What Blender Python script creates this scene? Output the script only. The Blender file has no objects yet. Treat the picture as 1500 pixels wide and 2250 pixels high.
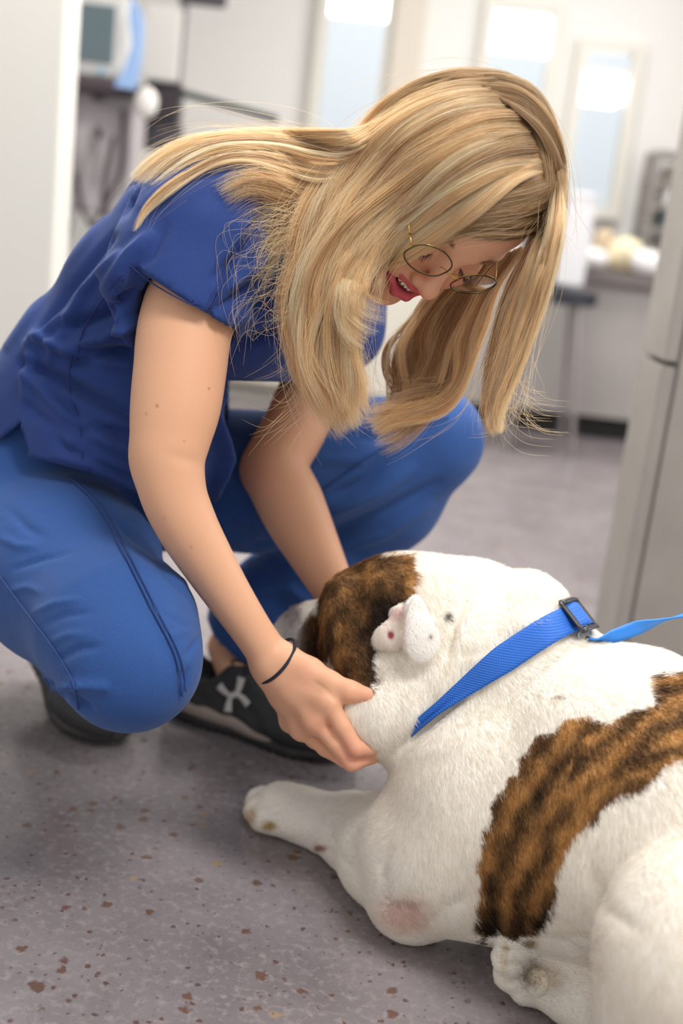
import bpy, bmesh, math, random
import numpy as np
from mathutils import Vector, Matrix

# ---------------------------------------------------------------- camera frame
FPX = 2600.0
PITCH = math.radians(14.2); ROLL = math.radians(6.7); CAM_H = 0.82
CC = np.array([0, 0, CAM_H])
CF = np.array([0, math.cos(PITCH), -math.sin(PITCH)])
CU0 = np.array([0, math.sin(PITCH), math.cos(PITCH)]); CR0 = np.array([1.0, 0, 0])
CR = math.cos(ROLL)*CR0 + math.sin(ROLL)*CU0
CU = -math.sin(ROLL)*CR0 + math.cos(ROLL)*CU0
def at(x, y, d):
    """a world point seen along photo pixel (x, y) at distance d metres along the view axis"""
    return CC + d*(CF + (x-750)/FPX*CR - (y-1125)/FPX*CU)
def gnd(x, y, z=0.0):
    v = CF + (x-750)/FPX*CR - (y-1125)/FPX*CU
    return CC + v*((z-CAM_H)/v[2])
def onplane(x, y, Y):
    v = CF + (x-750)/FPX*CR - (y-1125)/FPX*CU
    return CC + v*(Y/v[1])
def pix(p):
    q = np.asarray(p) - CC
    d = q@CF
    return 750+FPX*(q@CR)/d, 1125-FPX*(q@CU)/d, d

sc = bpy.context.scene
cam = bpy.data.cameras.new('camera'); camo = bpy.data.objects.new('camera', cam)
sc.collection.objects.link(camo); sc.camera = camo
cam.sensor_fit = 'VERTICAL'; cam.sensor_height = 36; cam.lens = FPX/2250*36
cam.clip_start = 0.05
M = Matrix(((CR[0], CU[0], -CF[0], 0), (CR[1], CU[1], -CF[1], 0), (CR[2], CU[2], -CF[2], CAM_H), (0, 0, 0, 1)))
camo.matrix_world = M
cam.dof.use_dof = True; cam.dof.focus_distance = 1.30; cam.dof.aperture_fstop = 2.2

# ---------------------------------------------------------------- world, lights, exposure
w = bpy.data.worlds.new('world'); sc.world = w; w.use_nodes = True
w.node_tree.nodes['Background'].inputs[0].default_value = (1.0, 0.985, 0.965, 1)
w.node_tree.nodes['Background'].inputs[1].default_value = 0.68
sc.view_settings.view_transform = 'Standard'; sc.view_settings.look = 'None'
sc.view_settings.gamma = 1; sc.view_settings.exposure = 0.08
sc.view_settings.use_curve_mapping = False
def area(name, loc, rot, sx, sy, power, col=(1, 1, 1)):
    l = bpy.data.lights.new(name, 'AREA'); l.shape = 'RECTANGLE'; l.size = sx; l.size_y = sy
    l.energy = power; l.color = col
    o = bpy.data.objects.new(name, l); o.location = loc; o.rotation_euler = rot
    sc.collection.objects.link(o); return o
area('ceiling_light_front', (0.9, 0.3, 2.62), (0, 0, 0), 1.2, 0.6, 52, (1, .985, .96))
area('ceiling_light_middle', (-0.3, 2.4, 2.62), (0, 0, 0), 1.2, 0.6, 66, (1, .985, .96))
area('ceiling_light_rear', (0.8, 4.4, 2.62), (0, 0, 0), 1.2, 0.6, 44, (1, .985, .96))
area('window_daylight', (2.9, 3.0, 1.7), (math.radians(90), 0, math.radians(112)), 1.6, 1.6, 46, (.96, .98, 1))

# ---------------------------------------------------------------- helpers
col = sc.collection
def srgb(r, g, b):
    f = lambda c: (c/255/12.92 if c/255 <= .04045 else ((c/255+.055)/1.055)**2.4)
    return (f(r), f(g), f(b))
class N:
    """small node-tree helper"""
    def __init__(s, name):
        s.m = bpy.data.materials.new(name); s.m.use_nodes = True; s.t = s.m.node_tree
        s.b = s.t.nodes['Principled BSDF']; s.out = s.t.nodes['Material Output']
    def n(s, kind, **kw):
        x = s.t.nodes.new(kind)
        for k, v in kw.items():
            if k in x.inputs: x.inputs[k].default_value = v
            else: setattr(x, k, v)
        return x
    def l(s, a, b): s.t.links.new(a, b)
    def set(s, **kw):
        for k, v in kw.items():
            k = k.replace('_', ' ')
            s.b.inputs[k].default_value = (*v, 1) if isinstance(v, tuple) and len(v) == 3 and 'Radius' not in k else v
        return s
def mat(name, c, rough=.5, metal=0, **kw):
    m = N(name); m.set(Base_Color=c, Roughness=rough, Metallic=metal, **kw); return m.m
def noisemat(name, c1, c2, scale, rough=.5, bump=0., bscale=None, dist=.002, detail=4, metal=0, **kw):
    m = N(name); m.set(Roughness=rough, Metallic=metal, **kw)
    tc = m.n('ShaderNodeTexCoord'); nz = m.n('ShaderNodeTexNoise', Scale=scale, Detail=detail)
    m.l(tc.outputs['Object'], nz.inputs['Vector'])
    mx = m.n('ShaderNodeMix', data_type='RGBA'); mx.inputs[6].default_value = (*c1, 1); mx.inputs[7].default_value = (*c2, 1)
    m.l(nz.outputs['Fac'], mx.inputs[0]); m.l(mx.outputs[2], m.b.inputs['Base Color'])
    if bump:
        n2 = m.n('ShaderNodeTexNoise', Scale=bscale or scale*4, Detail=3); m.l(tc.outputs['Object'], n2.inputs['Vector'])
        bp = m.n('ShaderNodeBump', Strength=bump, Distance=dist); m.l(n2.outputs['Fac'], bp.inputs['Height']); m.l(bp.outputs[0], m.b.inputs['Normal'])
    return m.m
def tag(o, label=None, cat=None, group=None, kind=None):
    if label: o['label'] = label
    if cat: o['category'] = cat
    if group: o['group'] = group
    if kind: o['kind'] = kind
    return o
def empty(name, loc, label=None, cat=None, group=None):
    o = bpy.data.objects.new(name, None); col.objects.link(o); o.location = Vector(loc); o.empty_display_size = .05
    return tag(o, label, cat, group)
def link(name, me, m, parent=None):
    o = bpy.data.objects.new(name, me); col.objects.link(o)
    if m is not None: me.materials.append(m)
    if parent is not None:
        o.parent = parent
        o.matrix_parent_inverse = wm(parent).inverted()
    return o
def wm(o):
    m = Matrix.LocRotScale(o.location, o.rotation_euler, o.scale)
    return (wm(o.parent) @ o.matrix_parent_inverse @ m) if o.parent else m
def mesh_np(name, V, Fc, m, parent=None, smooth=True, C=None):
    me = bpy.data.meshes.new(name); V = np.asarray(V, np.float32); Fc = np.asarray(Fc, np.int32)
    k = Fc.shape[1]
    me.vertices.add(len(V)); me.vertices.foreach_set('co', V.ravel())
    me.loops.add(Fc.size); me.loops.foreach_set('vertex_index', Fc.ravel())
    me.polygons.add(len(Fc)); me.polygons.foreach_set('loop_start', np.arange(0, Fc.size, k, dtype=np.int32))
    me.polygons.foreach_set('loop_total', np.full(len(Fc), k, np.int32))
    me.update(calc_edges=True)
    if smooth: me.polygons.foreach_set('use_smooth', np.ones(len(Fc), bool))
    if C is not None:
        a = me.attributes.new('col', 'FLOAT_COLOR', 'POINT')
        a.data.foreach_set('color', np.c_[C, np.ones(len(C))].astype(np.float32).ravel())
    me.validate()
    return link(name, me, m, parent)
class MB:
    """collects simple solids in one mesh"""
    def __init__(s): s.b = bmesh.new()
    def box(s, c, size, rot=None, bev=0.0):
        r = bmesh.ops.create_cube(s.b, size=1)
        T = Matrix.Translation(Vector(c)) @ (rot.to_4x4() if rot is not None else Matrix()) @ Matrix.Diagonal((*size, 1))
        bmesh.ops.transform(s.b, matrix=T, verts=r['verts'])
        if bev:
            es = list({e for v in r['verts'] for e in v.link_edges})
            bmesh.ops.bevel(s.b, geom=es, offset=bev, segments=2, affect='EDGES')
        return s
    def tube(s, pts, rad, seg=10, closed=False, flat=None):
        pts = [Vector(p) for p in pts]; n = len(pts); rings = []
        rads = rad if hasattr(rad, '__len__') else [rad]*n
        up = None
        for i in range(n):
            a = pts[(i-1) % n] if closed or i > 0 else pts[i]; b = pts[(i+1) % n] if closed or i < n-1 else pts[i]
            t = (b-a).normalized()
            if up is None:
                up = Vector((0, 0, 1)) if abs(t.z) < .9 else Vector((1, 0, 0))
            up = (up - t*up.dot(t)).normalized(); sd = t.cross(up)
            fx, fy = flat if flat else (1, 1)
            rings.append([s.b.verts.new(pts[i] + rads[i]*(fx*math.cos(2*math.pi*k/seg)*sd + fy*math.sin(2*math.pi*k/seg)*up)) for k in range(seg)])
        for i in range(n if closed else n-1):
            A = rings[i]; B = rings[(i+1) % n]
            for k in range(seg): s.b.faces.new((A[k], A[(k+1) % seg], B[(k+1) % seg], B[k]))
        if not closed:
            s.b.faces.new(rings[0][::-1]); s.b.faces.new(rings[-1])
        return s
    def sphere(s, c, r, rot=None, seg=20):
        q = bmesh.ops.create_uvsphere(s.b, u_segments=seg, v_segments=seg//2, radius=1)
        rr = r if hasattr(r, '__len__') else (r, r, r)
        T = Matrix.Translation(Vector(c)) @ (rot.to_4x4() if rot is not None else Matrix()) @ Matrix.Diagonal((*rr, 1))
        bmesh.ops.transform(s.b, matrix=T, verts=q['verts']); return s
    def prism(s, poly, d):
        """poly: list of 3D points, d: extrusion vector"""
        a = [s.b.verts.new(Vector(p)) for p in poly]; b = [s.b.verts.new(Vector(p)+Vector(d)) for p in poly]
        n = len(a)
        s.b.faces.new(a); s.b.faces.new(b[::-1])
        for i in range(n): s.b.faces.new((a[i], b[i], b[(i+1) % n], a[(i+1) % n]))
        return s
    def build(s, name, m, parent=None, smooth=False):
        bmesh.ops.recalc_face_normals(s.b, faces=s.b.faces)
        me = bpy.data.meshes.new(name); s.b.to_mesh(me); s.b.free()
        if smooth:
            for p in me.polygons: p.use_smooth = True
        return link(name, me, m, parent)

# ---------------------------------------------------------------- value noise (numpy)
_rng = np.random.default_rng(7)
_tab = _rng.random((32, 32, 32)).astype(np.float32)
def vnoise(P, scale):
    P = np.asarray(P)*scale; i = np.floor(P).astype(int); f = P-i; f = f*f*(3-2*f)
    o = 0
    for dx in (0, 1):
        for dy in (0, 1):
            for dz in (0, 1):
                wt = (f[:, 0] if dx else 1-f[:, 0])*(f[:, 1] if dy else 1-f[:, 1])*(f[:, 2] if dz else 1-f[:, 2])
                o = o + wt*_tab[(i[:, 0]+dx) % 32, (i[:, 1]+dy) % 32, (i[:, 2]+dz) % 32]
    return o

# ---------------------------------------------------------------- smooth implicit surfaces
class Field:
    def __init__(s, lo, hi, res):
        s.lo = np.asarray(lo, float); s.res = res
        s.n = np.ceil((np.asarray(hi)-s.lo)/res).astype(int)+1
        s.a = np.full(s.n, .05, np.float32)
        s.ax = [s.lo[i]+res*np.arange(s.n[i]) for i in range(3)]
    def win(s, lo, hi):
        i0 = np.clip(np.floor((lo-s.lo)/s.res).astype(int), 0, s.n); i1 = np.clip(np.ceil((hi-s.lo)/s.res).astype(int)+1, 0, s.n)
        if (i1 <= i0).any(): return None, None
        sl = tuple(slice(a, b) for a, b in zip(i0, i1))
        X, Y, Z = np.meshgrid(*[s.ax[i][sl[i]] for i in range(3)], indexing='ij', sparse=True)
        return sl, (X.astype(np.float32), Y.astype(np.float32), Z.astype(np.float32))
    def put(s, sl, d, k, op):
        a = s.a[sl]
        if op == 'add':
            h = np.maximum(k-np.abs(a-d), 0)/k if k else 0
            s.a[sl] = np.minimum(a, d)-h*h*k*.25
        else:
            h = np.maximum(k-np.abs(a+d), 0)/k if k else 0
            s.a[sl] = np.maximum(a, -d)+h*h*k*.25
    def cone(s, p, q, r1, r2, k=.02, op='add'):
        p = np.asarray(p, float); q = np.asarray(q, float); R = max(r1, r2)+k+.03
        sl, G = s.win(np.minimum(p, q)-R, np.maximum(p, q)+R)
        if sl is None: return s
        d = q-p; L = max(d@d, 1e-9)
        x, y, z = G[0]-p[0], G[1]-p[1], G[2]-p[2]
        t = np.clip((x*d[0]+y*d[1]+z*d[2])/L, 0, 1)
        dd = np.sqrt((x-t*d[0])**2+(y-t*d[1])**2+(z-t*d[2])**2)-(r1+(r2-r1)*t)
        s.put(sl, dd.astype(np.float32), k, op); return s
    def chain(s, pts, k=.02, op='add'):
        for (p, r), (q, r2) in zip(pts[:-1], pts[1:]): s.cone(p, q, r, r2, k, op)
        return s
    def ell(s, c, r, rot=None, k=.02, op='add'):
        c = np.asarray(c, float); r = np.asarray(r, float)*np.ones(3); R = r.max()+k+.03
        sl, G = s.win(c-R, c+R)
        if sl is None: return s
        Q = np.eye(3) if rot is None else rot   # columns = local axes
        x, y, z = G[0]-c[0], G[1]-c[1], G[2]-c[2]
        a = [(x*Q[0, i]+y*Q[1, i]+z*Q[2, i]) for i in range(3)]
        k0 = np.sqrt(sum((a[i]/r[i])**2 for i in range(3))); k1 = np.sqrt(sum((a[i]/r[i]**2)**2 for i in range(3)))+1e-9
        s.put(sl, (k0*(k0-1)/k1).astype(np.float32), k, op); return s
    def cut(s, p, n, k=.004):
        """remove everything on the side n points to"""
        n = np.asarray(n, float); n = n/np.linalg.norm(n); p = np.asarray(p, float)
        X, Y, Z = np.meshgrid(*s.ax, indexing='ij', sparse=True)
        d = ((X-p[0])*n[0]+(Y-p[1])*n[1]+(Z-p[2])*n[2]).astype(np.float32)
        h = np.maximum(k-np.abs(s.a-d), 0)/k
        s.a = np.maximum(s.a, d)+h*h*k*.25; return s
    def mesh(s, smooth=1):
        a = s.a; b = a < 0
        n = s.n
        c = np.zeros(n-1, np.int8)
        for dx in (0, 1):
            for dy in (0, 1):
                for dz in (0, 1):
                    c += b[dx:n[0]-1+dx, dy:n[1]-1+dy, dz:n[2]-1+dz]
        act = (c > 0) & (c < 8)
        I = np.argwhere(act); idx = np.full(n-1, -1, np.int32); idx[act] = np.arange(len(I))
        acc = np.zeros((len(I), 3)); cnt = np.zeros(len(I))
        cor = [np.array((dx, dy, dz)) for dx in (0, 1) for dy in (0, 1) for dz in (0, 1)]
        val = {tuple(o): a[I[:, 0]+o[0], I[:, 1]+o[1], I[:, 2]+o[2]] for o in cor}
        for o in cor:
            for ax in range(3):
                if o[ax]: continue
                o2 = o.copy(); o2[ax] = 1
                v0 = val[tuple(o)]; v1 = val[tuple(o2)]; m = (v0 < 0) != (v1 < 0)
                t = np.where(m, v0/np.where(m, v0-v1, 1), 0)
                p = np.tile(o.astype(float), (len(I), 1)); p[:, ax] = t
                acc[m] += p[m]; cnt[m] += 1
        V = s.lo+(I+acc/cnt[:, None])*s.res
        Q = []
        for ax in range(3):
            o1, o2 = [(1, 2), (2, 0), (0, 1)][ax]
            sl0 = [slice(1, n[i]-1) for i in range(3)]; sl0[ax] = slice(0, n[ax]-1)
            sl1 = list(sl0); sl1[ax] = slice(1, n[ax])
            A = b[tuple(sl0)]; B = b[tuple(sl1)]
            E = np.argwhere(A != B)
            if not len(E): continue
            off = np.array([1, 1, 1]); off[ax] = 0; E = E+off
            e1 = np.zeros(3, int); e1[o1] = 1; e2 = np.zeros(3, int); e2[o2] = 1
            g = lambda X: idx[X[:, 0], X[:, 1], X[:, 2]]
            q = np.c_[g(E-e1-e2), g(E-e2), g(E), g(E-e1)]
            ins = b[E[:, 0], E[:, 1], E[:, 2]]
            q[~ins] = q[~ins][:, ::-1]
            Q.append(q)
        Q = np.concatenate(Q); Q = Q[(Q >= 0).all(1)]
        for _ in range(smooth):
            V = relax(V, Q, .5)
        return V, Q
def relax(V, Q, f=.5):
    s = np.zeros_like(V); c = np.zeros(len(V))
    for i in range(4):
        a = Q[:, i]; b = Q[:, (i+1) % 4]
        for j in range(3):
            s[:, j] += np.bincount(a, V[b, j], len(V))+np.bincount(b, V[a, j], len(V))
        c += np.bincount(a, minlength=len(V))+np.bincount(b, minlength=len(V))
    return V*(1-f)+f*s/np.maximum(c, 1)[:, None]
def normals(V, Q):
    fn = np.cross(V[Q[:, 2]]-V[Q[:, 0]], V[Q[:, 3]]-V[Q[:, 1]])
    n = np.zeros_like(V)
    for i in range(4):
        for j in range(3): n[:, j] += np.bincount(Q[:, i], fn[:, j], len(V))
    return n/np.maximum(np.linalg.norm(n, axis=1), 1e-12)[:, None]
def merge(parts):
    Vs, Qs, Cs, o = [], [], [], 0
    for p in parts:
        Vs.append(p[0]); Qs.append(p[1]+o); o += len(p[0])
        if len(p) > 2: Cs.append(p[2])
    return np.concatenate(Vs), np.concatenate(Qs), (np.concatenate(Cs) if Cs else None)
def inpoly(x, y, poly):
    c = np.zeros(len(x), bool); n = len(poly)
    for i in range(n):
        x1, y1 = poly[i]; x2, y2 = poly[(i+1) % n]
        if y1 == y2: continue
        m = ((y1 > y) != (y2 > y)) & (x < (x2-x1)*(y-y1)/(y2-y1)+x1); c ^= m
    return c
def segd(x, y, line):
    """distance from points to a polyline, and position along it 0..1"""
    best = np.full(len(x), 1e9); tt = np.zeros(len(x)); n = len(line)-1
    for i in range(n):
        ax, ay = line[i]; bx, by = line[i+1]; dx, dy = bx-ax, by-ay
        t = np.clip(((x-ax)*dx+(y-ay)*dy)/(dx*dx+dy*dy+1e-9), 0, 1)
        d = np.hypot(x-ax-t*dx, y-ay-t*dy); m = d < best
        best[m] = d[m]; tt[m] = (i+t[m])/n
    return best, tt
def folds(V, Q, lines, gain=1.0):
    """raise (+) or sink (-) soft creases along strokes: (polyline px, width px, height m)"""
    n = normals(V, Q); x, y, d = (V-CC)@CR, (V-CC)@CU, (V-CC)@CF
    px = 750+FPX*x/d; py = 1125-FPX*y/d
    view = V-CC; front = (n*view).sum(1) < 0.0
    off = np.zeros(len(V))
    for line, wd, ht in lines:
        ds, t = segd(px, py, line)
        off += gain*ht*np.exp(-(ds/wd)**2)*np.sin(np.pi*np.clip(t*.9+.05, 0, 1))**.5*front
    return V+n*off[:, None]
def front_depth(V, x, y, rad=6):
    """depth of the nearest surface point of V seen near pixel x,y (None if nothing)"""
    px, py, d = pixs(V); m = (np.abs(px-x) < rad) & (np.abs(py-y) < rad)
    return d[m].min() if m.any() else None
def pixs(V):
    q = V-CC; d = q@CF
    return 750+FPX*(q@CR)/d, 1125-FPX*(q@CU)/d, d
def bbox(pts, m):
    P = np.array([p for p, r in pts]); R = np.array([r for p, r in pts])[:, None]
    return (P-R).min(0)-m, (P+R).max(0)+m
def A(*l):
    """list of (px,py,d,r) -> [(world, r)]"""
    return [(at(x, y, d), r) for x, y, d, r in l]
def catmull(P, n):
    P = np.asarray(P, float); k = len(P)
    t = np.linspace(0, k-1, n); i = np.minimum(t.astype(int), k-2); f = (t-i)[:, None]
    p0 = P[np.maximum(i-1, 0)]; p1 = P[i]; p2 = P[i+1]; p3 = P[np.minimum(i+2, k-1)]
    return .5*((2*p1)+(-p0+p2)*f+(2*p0-5*p1+4*p2-p3)*f*f+(-p0+3*p1-3*p2+p3)*f**3)
def add_curves(name, P, rad, m, parent, C=None):
    """P: (n strands, k points, 3); rad: (k,) profile or (n,k)"""
    n, k, _ = P.shape
    c = bpy.data.hair_curves.new(name); c.add_curves([k]*n)
    c.attributes['position'].data.foreach_set('vector', P.astype(np.float32).ravel())
    r = c.attributes.new('radius', 'FLOAT', 'POINT'); rr = np.broadcast_to(rad, (n, k)).astype(np.float32)
    r.data.foreach_set('value', np.ascontiguousarray(rr).ravel())
    if C is not None:
        a = c.attributes.new('col', 'FLOAT_COLOR', 'POINT')
        a.data.foreach_set('color', np.concatenate([C, np.ones((n, k, 1))], 2).astype(np.float32).ravel())
    return link(name, c, m, parent)
# ================================================================ THE ROOM
WHITE = srgb(236, 234, 229)
m_wall = noisemat('white_painted_wall', srgb(232, 230, 226), srgb(238, 236, 232), 3, .6)
m_trim = mat('cream_trim', srgb(226, 222, 212), .45)
# floor: polished purple grey concrete with brown and tan specks
f = N('polished_concrete'); f.set(Roughness=.3)
tc = f.n('ShaderNodeTexCoord')
def mixc(a, b, fac):
    mx = f.n('ShaderNodeMix', data_type='RGBA')
    for i, q in ((6, a), (7, b)):
        if isinstance(q, tuple): mx.inputs[i].default_value = (*q, 1)
        else: f.l(q, mx.inputs[i])
    f.l(fac, mx.inputs[0]); return mx.outputs[2]
def ramp(src, a, b):
    r = f.n('ShaderNodeMapRange'); r.inputs[1].default_value = a; r.inputs[2].default_value = b; f.l(src, r.inputs[0]); return r.outputs[0]
def nz(scale, detail=4, rough=.6):
    q = f.n('ShaderNodeTexNoise', Scale=scale, Detail=detail, Roughness=rough); f.l(tc.outputs['Object'], q.inputs['Vector']); return q.outputs['Fac']
base = mixc(srgb(124, 116, 118), srgb(146, 138, 140), ramp(nz(5), .35, .65))
base = mixc(base, srgb(164, 154, 153), ramp(nz(90, 5), .5, .75))
base = mixc(base, srgb(90, 79, 84), ramp(nz(260, 3), .62, .8))
def specks(scale, thr, soft, c, keep, base):
    wv = f.n('ShaderNodeVectorMath', operation='ADD'); n3 = f.n('ShaderNodeTexNoise', Scale=scale*2.6, Detail=4)
    f.l(tc.outputs['Object'], n3.inputs['Vector'])
    sc_ = f.n('ShaderNodeVectorMath', operation='SCALE'); sc_.inputs['Scale'].default_value = .6/scale
    f.l(n3.outputs['Color'], sc_.inputs[0]); f.l(tc.outputs['Object'], wv.inputs[0]); f.l(sc_.outputs[0], wv.inputs[1])
    v = f.n('ShaderNodeTexVoronoi', Scale=scale); f.l(wv.outputs[0], v.inputs['Vector'])
    m1 = ramp(v.outputs['Distance'], thr, thr-soft)
    sp = f.n('ShaderNodeSeparateColor'); f.l(v.outputs['Color'], sp.inputs[0])
    m2 = ramp(sp.outputs[0], keep+.01, keep)
    mm = f.n('ShaderNodeMath', operation='MULTIPLY'); f.l(m1, mm.inputs[0]); f.l(m2, mm.inputs[1])
    m3 = f.n('ShaderNodeMath', operation='MULTIPLY'); f.l(mm.outputs[0], m3.inputs[0]); m3.inputs[1].default_value = .85
    return mixc(base, c, m3.outputs[0])
base = specks(75, .30, .14, srgb(98, 68, 60), .26, base)
base = specks(42, .32, .12, srgb(108, 76, 60), .18, base)
base = specks(31, .24, .08, srgb(164, 140, 108), .07, base)
base = specks(24, .24, .07, srgb(100, 72, 54), .13, base)
base = specks(130, .3, .12, srgb(110, 92, 94), .12, base)
f.l(base, f.b.inputs['Base Color'])
f.l(ramp(nz(7), 0, 1), (rr := f.n('ShaderNodeMath', operation='MULTIPLY_ADD')).inputs[0]); rr.inputs[1].default_value = .13; rr.inputs[2].default_value = .12
f.l(rr.outputs[0], f.b.inputs['Roughness'])
bp = f.n('ShaderNodeBump', Strength=.12, Distance=.001); f.l(nz(120, 3), bp.inputs['Height']); f.l(bp.outputs[0], f.b.inputs['Normal'])
o = MB().box((0, 3.0, -.05), (9, 10, .1)).build('floor', f.m); tag(o, kind='structure')
# joint line in the floor behind the kneeling foot
o = MB().box((-1.0, 2.02, .0006), (1.25, .006, .0012)).build('trim_1', mat('joint_filler', srgb(96, 88, 90), .5)); tag(o, kind='structure')
YB = 6.0
# back wall, windows cut out as gaps between wall panels; positions measured along the wall
def wx(x, y): return onplane(x, y, YB)
wins = [(wx(700, 150)[0], wx(848, 150)[0]), (wx(1058, 150)[0], wx(1208, 150)[0]), (wx(1243, 330)[0], wx(1366, 330)[0])]
ztop = [2.45, wx(1130, 8)[2]+.0, wx(1300, 100)[2]]; zb = [.95, .95, .95]
edges = [-4.5]+[e for w_ in wins for e in w_]+[4.5]
wb = MB()
for i in range(0, len(edges), 2):
    wb.box(((edges[i]+edges[i+1])/2, YB+.06, 1.5), (edges[i+1]-edges[i], .12, 3.0))
for (a, b), zt, z0 in zip(wins, ztop, zb):
    wb.box(((a+b)/2, YB+.06, z0/2), (b-a, .12, z0)); wb.box(((a+b)/2, YB+.06, (zt+3)/2), (b-a, .12, 3-zt))
tag(wb.build('wall_back', m_wall), kind='structure')
m_glass = N('window_glass'); m_glass.set(Base_Color=(1, 1, 1), Roughness=0.02, IOR=1.1); m_glass.b.inputs['Transmission Weight'].default_value = 1
m_fr = mat('window_frame_cream', srgb(228, 224, 214), .4)
for i, ((a, b), zt, z0) in enumerate(zip(wins, ztop, zb)):
    e = empty('window_%d' % (i+1), ((a+b)/2, YB, z0)); e['kind'] = 'structure'
    fr = MB(); t = .05
    for x in (a, b): fr.box((x, YB-.02, (z0+zt)/2), (t, .1, zt-z0+t))
    for z in (z0-.001, zt+.001): fr.box(((a+b)/2, YB-.0205, z), (b-a-t-.002, .09, t))
    fr.build('window_frame', m_fr, e)
    MB().box(((a+b)/2, YB+.05, (z0+zt)/2), (b-a, .006, zt-z0)).build('window_pane', m_glass.m, e)
# beige pilaster between the first two windows
pa, pb = wx(860, 120)[0], wx(925, 120)[0]
tag(MB().box(((pa+pb)/2, YB-.06, 1.5), (pb-pa, .12, 3)).build('trim_2', mat('beige_column', srgb(218, 208, 194), .5)), kind='structure')
# bright daylit room behind the glazing with its own ceiling panels
tag(MB().box((0, 9.0, 1.5), (9, .1, 3.4)).build('wall_far', mat('pale_blue_white', srgb(232, 240, 246), .6)), kind='structure')
area('far_room_light', (.6, 7.6, 2.9), (0, 0, 0), 5, 1.6, 48, (.95, .98, 1))
m_led = N('led_panel'); m_led.set(Base_Color=(1, 1, 1)); m_led.b.inputs['Emission Color'].default_value = (1, 1, 1, 1); m_led.b.inputs['Emission Strength'].default_value = 5
for (x0, y0, x1, y1), lab in (((722, -30, 856, 26), 'bright rectangular light panel seen through the window left of the beige column'),
                       ((1054, 46, 1208, 104), 'bright rectangular light panel in the middle window above the blonde head'),
                       ((1243, 171, 1359, 220), 'small bright light panel seen through the right-hand window')):
    c = onplane((x0+x1)/2, (y0+y1)/2, 6.6); s = 6.6/FPX*1.0
    e = empty('ceiling_light', c, lab, 'light')
    ry = Matrix.Rotation(0.12 if False else 0.0, 3, 'Y')
    MB().box((c[0], c[1], c[2]), ((x1-x0)*s, .3, (y1-y0)*s), bev=.01).build('diffuser', m_led.m, e)
    MB().box((c[0], c[1]+.05, c[2]+(y1-y0)*s/2+.015), ((x1-x0)*s+.04, .36, .03)).build('housing', m_trim, e)
    MB().tube([(c[0], c[1], c[2]+(y1-y0)*s/2+.02), (c[0], c[1], 3.3)], .006, 6).build('suspension_rod', m_trim, e)
# right wall, running towards the camera, and ceiling with a sloping soffit
tag(MB().box((4.5, 3, 1.5), (.1, 8, 3)).build('wall_right', m_wall), kind='structure')
tag(MB().box((-3.2, 4.4, 1.5), (.1, 3.6, 3)).build('wall_left', m_wall), kind='structure')
tag(MB().box((0, 4.2, 2.75), (9, 4.4, .1)).build('ceiling', mat('ceiling_white', srgb(240, 239, 236), .7)), kind='structure')
# near white door jamb filling the left edge
cx = onplane(126, 280, 2.6)[0]
jb = MB().box((cx-.30, 2.68, 1.35), (.60, .14, 2.7), bev=.004); tag(jb.build('wall_front', mat('cream_jamb', srgb(231, 228, 219), .5)), kind='structure')
jx = onplane(95, 280, 2.6)[0]
# desk / counter at the right
m_desk = noisemat('grey_counter_front', srgb(164, 158, 155), srgb(178, 172, 168), 5, .5)
m_dark = mat('dark_plinth', srgb(42, 38, 40), .5); m_ctop = mat('worktop_grey_edge', srgb(120, 112, 110), .35)
dl = gnd(1000, 900, 0); dr = 2.6; yd = 5.0
zt = onplane(1400, 612, yd)[2]
e = empty('counter_unit', (1.3, yd, 0), 'long pale grey counter with dark worktop and dark plinth behind the stool', 'counter')
xl = onplane(985, 800, yd)[0]
m_crm = mat('cream_cabinet', srgb(236, 230, 216), .45)
xc = onplane(440, 800, yd)[0]; e2 = empty('low_cabinet', ((xl+xc)/2, yd, 0), 'low cream cabinet seen behind the crouching person, left of the grey counter', 'cabinet')
MB().box(((xl+xc)/2-.01, yd+.27, zt/2+.03), (xl-xc-.03, .5, zt-.06), bev=.004).build('cabinet_body', m_crm, e2)
for k_ in range(3): dw = (xl-xc-.05)/3; dr_ = MB().box((xc+.025+dw*(k_+.5), yd+.012, zt/2+.03), (dw-.012, .018, zt-.10), bev=.003).build('door', m_crm, e2); MB().box((xc+.025+dw*(k_+.5)+dw*.4, yd-.006, zt*.7), (.012, .02, .12), bev=.003).build('handle', m_trim, dr_)
MB().box(((xl+xc)/2-.01, yd+.3, .015), (xl-xc-.06, .42, .03)).build('plinth', m_trim, e2)
MB().box(((xl+dr)/2, yd+.25, (zt+.08)/2+.01), (dr-xl, .5, zt-.1)).build('cabinet_body', m_desk, e)
MB().box(((xl+dr)/2, yd+.30, .04), (dr-xl-.02, .44, .08)).build('plinth', m_dark, e)
w1 = onplane(1262, 560, yd)[0]
MB().box(((w1+dr)/2, yd+.24, zt-.01), (dr-w1, .56, .05), bev=.004).build('worktop', m_ctop, e)
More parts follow.
